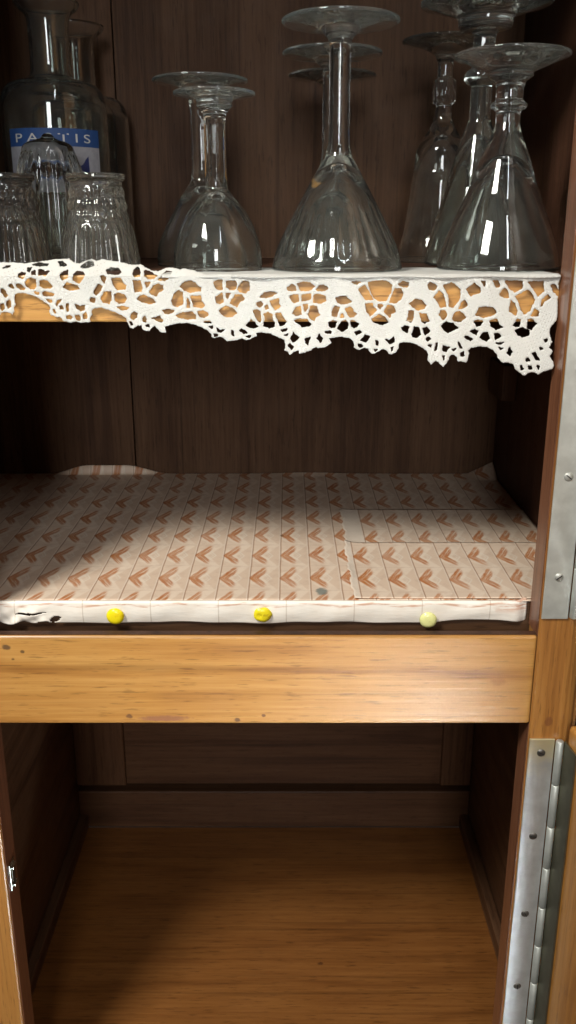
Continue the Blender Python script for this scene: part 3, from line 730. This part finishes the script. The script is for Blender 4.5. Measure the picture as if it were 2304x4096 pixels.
# ------------------------------------------------------------------ lace runner
K = 1.0485
def parse(s): return [tuple(float(c) * K / 1000 for c in w.split(',')) for w in s.split()]
ltop, lbot = parse(LACE_TOP), parse(LACE_BOTTOM)
lholes = [parse(l) for l in LACE_HOLES.split('\n')]
MX = -.1594                                      # the border goes on past the left of the picture
ltop = [q for q in ltop if q[0] > MX + .001]; lbot = [q for q in lbot if q[0] > MX]
mir = lambda ps: [(2 * MX - x, z) for x, z in ps]
ltop = mir([q for q in ltop if q[0] < -.124])[::-1] + ltop
lbot = mir([q for q in lbot if q[0] < -.124])[::-1] + lbot
lholes += [mir(h)[::-1] for h in lholes if max(x for x, z in h) < -.125 and min(x for x, z in h) > MX - .001]
outline = np.array(ltop + lbot[::-1])
step = .00036
x0, x1 = -.196, .1525; z0, z1 = -.0920, -.0130
nx, nz = int((x1 - x0) / step), int((z1 - z0) / step)
gx = x0 + np.arange(nx + 1) * step; gz = z0 + np.arange(nz + 1) * step
PX, PZ = np.meshgrid(gx, gz, indexing='ij')
def sdf(poly, X, Z):
    d = np.full(X.shape, 1e9); ins = np.zeros(X.shape, bool)
    n = len(poly)
    for i in range(n):
        ax, az = poly[i]; bx, bz = poly[(i + 1) % n]
        ex, ez = bx - ax, bz - az
        wx, wz = X - ax, Z - az
        h = np.clip((wx * ex + wz * ez) / (ex * ex + ez * ez + 1e-12), 0, 1)
        d = np.minimum(d, (wx - ex * h) ** 2 + (wz - ez * h) ** 2)
        c = ((az > Z) != (bz > Z)) & (X < (bx - ax) * (Z - az) / ((bz - az) if abs(bz - az) > 1e-9 else 1e-9) + ax)
        ins ^= c
    d = np.sqrt(d)
    return np.where(ins, -d, d)
WX = PX + .00012 * np.sin(PX * 1500 + PZ * 900) + .0001 * np.sin(PZ * 3100 + PX * 700)
WZ = PZ + .00012 * np.sin(PZ * 1500 - PX * 1200) + .0001 * np.sin(PX * 3500)
fld = sdf(outline, WX, WZ)                      # negative inside the lace
for h in lholes:
    ha = np.array(h); m = .004
    i0, i1 = np.searchsorted(gx, [ha[:, 0].min() - m, ha[:, 0].max() + m]); j0, j1 = np.searchsorted(gz, [ha[:, 1].min() - m, ha[:, 1].max() + m])
    if i1 <= i0 or j1 <= j0: continue
    sl = (slice(i0, i1), slice(j0, j1))
    fld[sl] = np.maximum(fld[sl], -(sdf(h, WX[sl], WZ[sl]) - .00036))
# pin-holes of the solid woven bands, in slanting rows
solid = fld < -.00125
pa = np.sin((PX * .92 + PZ * .38) * 3300); pb_ = np.sin((PZ * .92 - PX * .38) * 3300)
pin = (pa * pb_ - .93) * .0010
fld = np.where(solid, np.maximum(fld, pin), fld)
def lace_y(x, z):
    y = .4977 - .0010 * math.sin(x * 88 + .6) * ss((-.03 - z) / .03)
    y -= .0035 * ss((-.030 - z) / .045)
    if z > -.0243: y += (z + .0243) * .9                   # leans back where it stands up above the shelf
    y -= .0006 * math.sin(x * 240 + z * 160)
    return y
vid = {}; V = []; SD = []
def gv(i, j):
    k = (i, j)
    if k not in vid:
        vid[k] = len(V); V.append((gx[i], gz[j])); SD.append(-fld[i, j])
    return vid[k]
def ev(i, j, i2, j2):
    k = (i, j, i2, j2) if (i, j) < (i2, j2) else (i2, j2, i, j)
    if k not in vid:
        a, b = fld[i, j], fld[i2, j2]; t = min(.93, max(.07, a / (a - b)))
        vid[k] = len(V); V.append((gx[i] + (gx[i2] - gx[i]) * t, gz[j] + (gz[j2] - gz[j]) * t)); SD.append(0.0)
    return vid[k]
LF = []
ins = fld < 0
cnt = ins[:-1, :-1].astype(int) + ins[1:, :-1] + ins[1:, 1:] + ins[:-1, 1:]
for i, j in zip(*np.nonzero(cnt)):
    cs = ((i, j), (i + 1, j), (i + 1, j + 1), (i, j + 1)); poly = []
    for q in range(4):
        a, b = cs[q], cs[(q + 1) % 4]
        if ins[a]: poly.append(gv(*a))
        if ins[a] != ins[b]: poly.append(ev(*a, *b))
    if len(poly) >= 3: LF.append(poly)
FV = []; nV = len(V)
bk = {}
for (x, z), s in zip(V, SD):
    th = .00034 * math.sqrt(max(0, min(1, s / .0010)))
    FV.append((x, lace_y(x, z) - th, z))
faces = [tuple(p) for p in LF]
for k in range(nV):
    if SD[k] > 0:
        th = .00022 * math.sqrt(max(0, min(1, SD[k] / .0010)))
        bk[k] = len(FV); FV.append((V[k][0], lace_y(*V[k]) + th, V[k][1]))
    else: bk[k] = k
faces += [tuple(bk[i] for i in p[::-1]) for p in LF if any(SD[i] > 0 for i in p)]
runner = empty('lace_runner', (0, .52, SH1))
tag(runner, 'white cotton lace runner with scalloped border hanging over the upper shelf front', 'lace runner')
mesh('lace_border', FV, faces, M['lace'], runner, True)
# plain cloth of the runner lying on the shelf, rolled over its front edge
def cloth(u, v):
    x = -.069 + u * (.1483 + .069)
    s = v
    z = SH1 + .0005
    yb = .585
    if s < .25:
        a = s / .25 * math.pi / 2
        y = .4973 + .0026 * (1 - math.cos(a)); z = SH1 - .0014 + .0021 * math.sin(a)
    else:
        f = (s - .25) / .75; y = .4999 + f * (yb - .4999); z = SH1 + .0007 - .0002 * ss(f * 8)
    z += .00012 * math.sin(x * 300 + y * 100) * (1 if s > .1 else 0)
    if u < .12 and s > .3: y -= (1 - u / .12) ** 2 * (y - .4999) * .8
    return (x, y, z)
grid_mesh('runner_cloth', 200, 30, cloth, M['cloth'], runner, None, .0004)
# twisted edge cord along the fold
bm = bmesh.new(); prev = None; NS = 260
for k in range(NS + 1):
    x = -.031 + (.1486 + .031) * k / NS; n = 8
    ring = [bm.verts.new((x,   .4969 + .0009 * math.cos(2 * math.pi * i / n) * (1 + .25 * math.sin(k * 1.3)), SH1 - .0008 + .0008 * math.sin(2 * math.pi * i / n) + .0003 * math.sin(x * 130))) for i in range(n)]
    if prev:
        for i in range(n): bm.faces.new((prev[i], prev[(i + 1) % n], ring[(i + 1) % n], ring[i]))
    else: bm.faces.new(ring)
    prev = ring
bm.faces.new(prev)
from_bm('edge_cord', bm, M['cloth'], runner, True)

# ------------------------------------------------------------------ glassware
def smooth_prof(pts, per=5):
    """Catmull-Rom through (r, z) points"""
    out = []
    n = len(pts)
    for i in range(n - 1):
        p0 = pts[max(0, i - 1)]; p1 = pts[i]; p2 = pts[i + 1]; p3 = pts[min(n - 1, i + 2)]
        for k in range(per):
            t = k / per
            def cr(a, b, c, d):
                # monotone-limited tangents
                m1 = (c - a) * .5; m2 = (d - b) * .5
                dl = c - b
                m1 = max(-abs(dl) * 2, min(abs(dl) * 2, m1)); m2 = max(-abs(dl) * 2, min(abs(dl) * 2, m2))
                return (2 * t ** 3 - 3 * t ** 2 + 1) * b + (t ** 3 - 2 * t ** 2 + t) * m1 + (-2 * t ** 3 + 3 * t ** 2) * c + (t ** 3 - t ** 2) * m2
            out.append((max(0, cr(p0[0], p1[0], p2[0], p3[0])), cr(p0[1], p1[1], p2[1], p3[1])))
    out.append(pts[-1])
    return out

def lathe(name, prof, mat, parent, n=96, mod=None):
    """revolve a (r, z) polyline in mm; ends on the axis close themselves"""
    V = []; Fc = []; rows = []
    for r, z in prof:
        if r < 1e-4:
            rows.append([len(V)]); V.append((0, 0, z / 1000))
        else:
            row = []
            for i in range(n):
                a = 2 * math.pi * i / n
                k = mod(r, z, a) if mod else 1.0
                row.append(len(V)); V.append((r * k * math.cos(a) / 1000, r * k * math.sin(a) / 1000, z / 1000))
            rows.append(row)
    for A, B in zip(rows, rows[1:]):
        for i in range(n):
            j = (i + 1) % n
            if len(A) == 1 and len(B) == 1: continue
            if len(A) == 1: Fc.append((A[0], B[j], B[i]))
            elif len(B) == 1: Fc.append((A[i], A[j], B[0]))
            else: Fc.append((A[i], A[j], B[j], B[i]))
    # profiles run from the top axis outwards and down, so flip to face outwards
    Fc = [f[::-1] for f in Fc]
    me = bpy.data.meshes.new(name); me.from_pydata(V, [], Fc); me.update()
    o = bpy.data.objects.new(name, me); COL.objects.link(o)
    me.materials.append(mat); me.polygons.foreach_set('use_smooth', [True] * len(me.polygons))
    if parent: o.parent = parent
    return o

def rad(prof, z):
    for (r1, z1_), (r2, z2_) in zip(prof, prof[1:]):
        if (z1_ - z) * (z2_ - z) <= 0 and abs(z1_ - z2_) > 1e-6: return r1 + (r2 - r1) * (z1_ - z) / (z1_ - z2_)
    return prof[-1][0]

def cavity(outer, zc, wall, top):
    """inner wall from the rim (z = 0) up to the closed end at zc; wall grows from the rim to top"""
    out = []
    for k in range(41):
        f = k / 40; z = zc * f
        r = rad(outer, z) - (wall + (top - wall) * f ** 2)
        if f > .7: r *= math.sqrt(max(0, 1 - ((f - .7) / .3) ** 2.4))
        out.append((max(r, 0), z))
    out[-1] = (0, zc)
    return out

GS = 1.04
def stemware(name, label, cat, group, loc, H, foot, stem, bowl, zc, wall, top, mat, rot=0.0, smod=None, bmod=None):
    """glass standing upside down: foot uppermost, rim on the shelf"""
    root = empty(name, (loc[0] * GS, loc[1] * GS, loc[2])); root.scale = (GS,) * 3
    root.rotation_euler = (0, 0, rot)
    tag(root, label, cat, group)
    e = foot[0][0]
    fp = [(0, H + .2), (e * .35, H + .2), (e * .8, H + .9), (e * .97, H + 1.0), (e + .1, H + .45)] + foot
    f = smooth_prof(fp, 4); f[0] = (0, H + .2)
    lathe('foot', f, M['glass_foot'], root)
    lathe('stem', smooth_prof([foot[-1]] + stem, 4), mat, root, mod=smod)
    bo = [stem[-1]] + bowl
    bs = smooth_prof(bo, 5)
    rim = bs[-1]
    inner = cavity(bs, zc, wall, top)
    lathe('bowl', bs + [(rim[0] - wall * .3, -.45), (rim[0] - wall * .7, -.45)] + inner, mat, root, mod=bmod)
    return root
GB = SH1 + .0014

def facet(n, depth, z0, z1, ph=0.0):
    def f(r, z, a):
        w = ss((z - z0) / 6.0) * ss((z1 - z) / 6.0)
        x = ((a + ph) * n / (2 * math.pi)) % 1.0 - .5
        flat = math.cos(math.pi / n) / math.cos(2 * math.pi * x / n)
        return 1 - w * (1 - flat) * depth
    return f
def flute(n, depth, z0, z1, soft=5.0):
    def f(r, z, a):
        w = ss((z - z0) / soft) * ss((z1 - z) / soft)
        return 1 - w * depth * (.5 + .5 * math.cos(n * a))
    return f

# tall goblets, three in a row from front to back
D_foot = [(31.3, 126.0), (22, 125.0), (12.7, 123.6), (10.0, 121.4), (7.4, 119.0)]
D_stem = [(6.0, 116.8), (5.65, 112), (5.6, 89.7), (5.8, 74), (6.2, 65.6)]
D_bowl = [(7.5, 60), (9.5, 56.8), (16.4, 45.0), (23.3, 32.8), (29.3, 21.7), (33.6, 13.1), (36.2, 5), (37.2, 0)]
def goblet_mod(r, z, a):
    w = ss((z - 10) / 6) * ss((50 - z) / 22)
    w = ss((z - 5) / 4) * ss((36 - z) / 10)
    return 1 - w * .042 * (.5 + .5 * math.cos(26 * a + z * .05))
for lab, loc, rt in (
    ('tall conical goblet upside down at the shelf front, its foot highest of three', (.0280, .525, GB), .2),
    ('tall goblet upside down right behind the front one, its foot middle of three', (.0278, .615, GB), .5),
    ('rearmost tall goblet upside down near the back boards, its foot lowest of three', (.0316, .695, SH1 + .0006), .9)):
    stemware('wine_goblet', lab, 'wine glass', 'tall goblets standing upside down in a row', loc, 126.6, D_foot, D_stem, D_bowl, 55, 1.2, 4.0, M['glass'], rt, None, goblet_mod)

# small tulip wine glasses
C_foot = [(22.4, 92.4), (16, 91.6), (10.9, 90.5), (9.8, 88.2), (10.1, 86.8), (8.3, 85.2)]
C_stem = [(6.5, 82.3), (6.0, 78), (5.9, 64), (6.2, 51), (6.05, 47.3)]
C_bowl = [(6.5, 44), (9.0, 41), (12.6, 36.8), (16.8, 31.4), (20.5, 25), (23.7, 16.3), (25.2, 8.6), (25.5, 0)]
stemware('liqueur_glass', 'small tulip glass with faceted stem upside down just behind the lace', 'wine glass', 'tulip glasses standing upside down',
         (-.0405, .530, SH1 + .0006), 93, C_foot, C_stem, C_bowl, 41, 1.1, 3.4, M['glass'], .15, facet(8, 1.0, 46, 84), flute(14, .028, 16, 44, 12))
C2_foot = [(29.9, 110.4), (21, 109.4), (15, 107.8), (10, 104), (7.6, 99.4)]
C2_stem = [(6.7, 90), (6.6, 82), (6.7, 62), (6.9, 58.3)]
C2_bowl = [(7.8, 52.3), (15.5, 40.6), (21.6, 30), (27, 20), (30.2, 12.5), (31.2, 4), (31.3, 0)]
stemware('liqueur_glass', 'larger tulip glass upside down behind the small faceted one, half hidden by it', 'wine glass', 'tulip glasses standing upside down',
         (-.0553, .610, SH1 + .0006), 111, C2_foot, C2_stem, C2_bowl, 48, 1.1, 3.4, M['glass'], .4, None, None)

# heavy short-stemmed conical glasses on the right
E_foot = [(31.3, 111.2), (27, 110.0), (21.8, 107.6), (13.6, 104.2), (12.2, 103.0), (12.4, 101.6), (8.6, 99.2)]
E_stem = [(7.5, 95), (7.5, 90), (9.3, 88.2), (10.2, 86.9), (9.3, 85.4), (7.1, 84), (6.7, 81.8), (6.7, 77.8)]
E_bowl = [(7.6, 74.3), (10.5, 67), (14, 58.9), (17, 50.3), (21.6, 38.2), (28, 23.9), (33.4, 8.5), (35.2, 1.5), (35.4, 0)]
stemware('conical_glass', 'heavy conical glass with ringed short stem upside down at front by right upright', 'wine glass', 'conical glasses standing upside down',
         (.1226, .535, GB), 111.8, E_foot, E_stem, E_bowl, 60, 2.2, 4.6, M['glass'], .0, None, None)
E2_foot = [(39.9, 152.2), (34, 150.8), (26.7, 148.4), (17, 144.8), (16.6, 141), (14.6, 138), (8.4, 136.9)]
E2_stem = [(7.2, 135), (7.1, 127), (7.4, 117.5), (10.4, 114.5), (11.4, 111.2), (9.9, 108.5), (6.6, 106.5)]
E2_bowl = [(6.6, 100), (6.8, 88), (10, 79), (15.8, 60.4), (20.6, 41.2), (28, 16.6), (30.6, 3), (30.7, 0)]
stemware('conical_glass', 'tallest greenish conical glass upside down, its wide foot cut by the picture top', 'wine glass', 'conical glasses standing upside down',
         (.1211, .606, GB), 152.8, E2_foot, E2_stem, E2_bowl, 78, 1.8, 4.2, M['glass_green'], .3, facet(8, 1.0, 112, 137), None)
E3_foot = [(30.3, 143.8), (24, 142.6), (16.3, 140.6), (8.2, 136.4), (6.2, 133)]
E3_stem = [(5.4, 130), (5.2, 122), (7.7, 119.9), (8.3, 113.2), (7.7, 106.2), (5.6, 104.4), (5.9, 99)]
E3_bowl = [(6.6, 95), (9, 90), (12.8, 84), (17.3, 76), (18.6, 66), (18.9, 62), (19.4, 60), (24.1, 23.1), (27.4, 10.5), (30, 1), (30.1, 0)]
stemware('conical_glass', 'round shouldered glass with beaded stem upside down, behind and left of the conical ones', 'wine glass', 'conical glasses standing upside down',
         (.1085, .672, SH1 + .0006), 144.4, E3_foot, E3_stem, E3_bowl, 84, 1.8, 4.0, M['glass'], .3, facet(10, 1.0, 100, 124), None)

# pressed tumblers
B_out = [(0, 51.6), (12, 51.8), (16.2, 53.0), (17.1, 52.4), (17.1, 50.4), (15.6, 49), (15.1, 46.7), (15.9, 44.3), (16.4, 42.6), (16.0, 40.4), (16.4, 38.4), (17.5, 36), (17.5, 34.4), (16.9, 32.6),
         (18.0, 30.4), (18.5, 28.6), (18.2, 27), (19.4, 25), (20.6, 22), (22.2, 14), (23.7, 4), (24.0, 0)]
def tumbler_mod(r, z, a):
    w = ss((26 - z) / 4) * ss((z + 3) / 3)
    b = ss((z - 27) / 2) * ss((45 - z) / 2)
    return 1 - w * .060 * (.5 + .5 * math.cos(24 * a)) - b * .045 * (.5 + .5 * math.cos(24 * a))
def tumbler(label, loc, rot):
    o_ = smooth_prof(B_out, 4); o_[0] = (0, 51.6)
    inner = cavity(o_, 40, 1.6, 4.0)
    o = lathe('tumbler', o_ + [(23.4, -.4), (22.8, -.4)] + inner, M['glass_old'], None, 240, lambda r, z, a: tumbler_mod(r, z, a) if r > 12 else 1.0)
    o.location = (loc[0] * GS, loc[1] * GS, loc[2]); o.scale = (GS,) * 3; o.rotation_euler = (0, 0, rot)
    tag(o, label, 'tumbler', 'small pressed tumblers standing upside down')
tumbler('small ribbed yellowish tumbler upside down right behind the lace, wholly inside the picture', (-.1124, .550, SH1 + .0006), .1)
tumbler('small ribbed tumbler upside down at the left edge, partly cut off by the picture', (-.1652, .5495, SH1 + .0006), .23)
D3 = [(0, 79.4), (1.8, 79.2), (3.2, 78.2), (4.6, 76.6), (7.5, 75.6), (12.6, 74.0), (15.2, 72), (16.4, 69), (19.0, 62), (20.4, 57), (21.0, 45), (21.4, 36), (21.7, 8), (21.8, 0)]
o_ = smooth_prof(D3, 4); o_[0] = D3[0]
inner = cavity(o_, 62, 1.6, 5.0)
def fl3(r, z, a): return 1 - ss((70 - z) / 6) * .05 * (.5 + .5 * math.cos(20 * a)) if r > 8 else 1 + .10 * math.sin(3 * a + 1)
o = lathe('fluted_glass', o_ + [(21.2, -.4), (20.6, -.4)] + inner, M['glass'], None, 160, fl3)
o.location = (-.151 * GS, .5975 * GS, SH1 + .0006); o.scale = (GS,) * 3
tag(o, 'tall fluted glass with a dark domed end upside down between the two tumblers', 'glass')

# carafes at the back left
A_out = [(20.0, 166.2), (22.2, 165.6), (22.0, 164), (20.2, 161.6), (15.6, 158), (14.4, 153), (13.9, 139), (14.2, 125), (15.4, 120.6), (19.0, 118.4), (26, 116.9), (31.2, 114.6), (34.8, 110.2), (36.5, 103.5), (37.1, 94), (37.2, 80), (37.4, 40), (37.4, 5), (36.6, 1.2), (34, 0), (20, .8), (0, 1.6)]
A_in = [(0, 6.5), (28, 5.5), (33.5, 8), (35.0, 14), (35.0, 60), (34.8, 98), (33.6, 106), (30.2, 111.4), (25, 113.9), (17.2, 116.2), (13.0, 120.5), (11.8, 127), (11.6, 150), (13.2, 158), (17.6, 163), (19.2, 165.6), (20.0, 166.2)]
def carafe(label, loc, k, mat):
    so = smooth_prof([(r * k, z * k) for r, z in A_out], 4)
    si = smooth_prof([(r * k, z * k) for r, z in A_in], 4)
    o = lathe('carafe', so + si[1:], mat, None, 96)
    o.location = (loc[0] * GS, loc[1] * GS, loc[2]); o.scale = (GS,) * 3
    tag(o, label, 'carafe', 'glass carafes at the back of the upper shelf')
    return o
ca1 = carafe('glass carafe with a blue and white printed label behind the tumblers', (-.1605, .6600, SH1 + .0006), 1.0, M['glass_green'])
carafe('plain glass carafe hidden behind the labelled carafe near the back boards', (-.1590, .7315, SH1 + .0006), 1.0, M['glass'])
# printed label wrapped round the body: centre of the label faces the front
def wrap(name, quad, r, mat, parent, nx=40, th=.00012):
    """quad: list of (arc mm from label centre, z mm) corners -> curved sheet"""
    V = []; Fc = []
    (a0, zb0), (a1, zb1), (a2, zt1), (a3, zt0) = quad
    for j in range(2):
        for i in range(nx + 1):
            f = i / nx
            s = (a0 + (a1 - a0) * f) if j == 0 else (a3 + (a2 - a3) * f)
            z = (zb0 + (zb1 - zb0) * f) if j == 0 else (zt0 + (zt1 - zt0) * f)
            an = s / r
            V.append((r * math.sin(an) / 1000, -r * math.cos(an) / 1000, z / 1000))
    for i in range(nx): Fc.append((i, i + 1, nx + 2 + i, nx + 1 + i))
    me = bpy.data.meshes.new(name); me.from_pydata(V, [], Fc); me.update()
    o = bpy.data.objects.new(name, me); COL.objects.link(o); me.materials.append(mat); o.parent = parent
    md = o.modifiers.new('thickness', 'SOLIDIFY'); md.thickness = th; md.offset = 1
    return o
RB = 37.65
ca1.scale = (GS * .965, GS * .965, GS); ca1.rotation_euler = (0, 0, .20)
lab = wrap('label', [(-34, 49), (34, 49), (34, 85.0), (-34, 85.0)], RB, M['label_white'], ca1)
wrap('blue_band', [(-34, 74.4), (34, 74.4), (34, 85.3), (-34, 85.3)], RB + .16, M['label_blue'], lab)
wrap('triangle', [(15.2, 60.6), (24.0, 57.6), (23.6, 68.6), (23.2, 68.4)], RB + .16, M['label_navy'], lab, 12)
cu = bpy.data.curves.new('lettering', 'FONT'); cu.body = 'PASTIS'; cu.size = 7.6; cu.space_character = 1.52; cu.align_x = 'CENTER'; cu.extrude = .05
tmp = bpy.data.objects.new('lettering_source', cu); COL.objects.link(tmp)
dg = bpy.context.evaluated_depsgraph_get(); tmpme = bpy.data.meshes.new_from_object(tmp.evaluated_get(dg))
bm = bmesh.new(); bm.from_mesh(tmpme)
bmesh.ops.triangulate(bm, faces=bm.faces)
xs = [v.co.x for v in bm.verts]; w = max(xs) - min(xs); kx = 54.0 / w; mid = (max(xs) + min(xs)) / 2
for v in bm.verts:
    an = ((v.co.x - mid) * kx - 1.0) / (RB + .3); rr = RB + .34 + v.co.z
    v.co = Vector((rr * math.sin(an) / 1000, -rr * math.cos(an) / 1000, (76.9 + v.co.y) / 1000))
me = bpy.data.meshes.new('lettering'); bm.to_mesh(me); bm.free()
lt = bpy.data.objects.new('lettering', me); COL.objects.link(lt); me.materials.append(M['letter']); lt.parent = lab
bpy.data.objects.remove(tmp); bpy.data.meshes.remove(tmpme)

# ------------------------------------------------------------------ light
def area(name, loc, target, sx, sy, power, col, spread=180):
    d = bpy.data.lights.new(name, 'AREA'); d.shape = 'RECTANGLE'; d.size = sx; d.size_y = sy; d.energy = power; d.color = col; d.spread = R(spread)
    o = bpy.data.objects.new(name, d); COL.objects.link(o)
    o.location = loc
    o.rotation_euler = (Vector(target) - Vector(loc)).to_track_quat('-Z', 'Y').to_euler()
    return o
area('window_light', (-.70, -.33, .93), (0, .55, -.28), .36, .36, 29.0, (1.0, .97, .90))
area('ceiling_lamp', (.24, -.55, .86), (.05, .5, -.1), .06, .50, 2.6, (.93, .97, 1.0))

area('hinge_highlight_lamp', (.47, -.48, -1.26), (.158, .48, -.42),   .30, .30, 1.3, (.90, .97, 1.0), 28)  # added narrow-beam lamp, brightens only the area of the right hinge

area('far_window', (-.05, -2.0, .46), (0, .6, -.15), .40, .75, 21.0, (.97, .97, .97))

world = bpy.data.worlds.new('World'); scene.world = world; world.use_nodes = True
wt = world.node_tree
bg = wt.nodes['Background']
tc = wt.nodes.new('ShaderNodeTexCoord'); sp = wt.nodes.new('ShaderNodeSeparateXYZ'); cr = wt.nodes.new('ShaderNodeValToRGB')
mr = wt.nodes.new('ShaderNodeMapRange'); mr.inputs['From Min'].default_value = -1; mr.inputs['From Max'].default_value = 1
wt.links.new(tc.outputs['Generated'], sp.inputs[0]); wt.links.new(sp.outputs[2], mr.inputs[0]); wt.links.new(mr.outputs[0], cr.inputs[0])
ce = cr.color_ramp.elements
ce[0].position = .1; ce[0].color = (.22, .17, .13, 1); ce[1].position = .9; ce[1].color = (.80, .84, .90, 1)
ce.new(.5).color = (.54, .46, .44, 1)
wt.links.new(cr.outputs[0], bg.inputs[0]); bg.inputs[1].default_value = .05

# ------------------------------------------------------------------ camera
cam = bpy.data.cameras.new('camera'); co = bpy.data.objects.new('camera', cam); COL.objects.link(co)
cam.sensor_fit = 'VERTICAL'; cam.sensor_height = 36; cam.lens = 31.0; cam.clip_start = .01; cam.clip_end = 50
co.location = (0, 0, 0); co.rotation_euler = (R(90 - 17.8), 0, 0)
cam.dof.use_dof = True; cam.dof.focus_distance = .56; cam.dof.aperture_fstop = 18
scene.camera = co
vs = scene.view_settings
vs.view_transform = 'Standard'; vs.look = 'None'; vs.exposure = 0.0; vs.gamma = 1.0; vs.use_curve_mapping = False
cy = scene.cycles
cy.max_bounces = 20; cy.transmission_bounces = 18; cy.glossy_bounces = 8; cy.diffuse_bounces = 4; cy.transparent_max_bounces = 16
cy.sample_clamp_indirect = 6.0; cy.caustics_reflective = True; cy.caustics_refractive = True; cy.blur_glossy = .5
cy.use_denoising = True
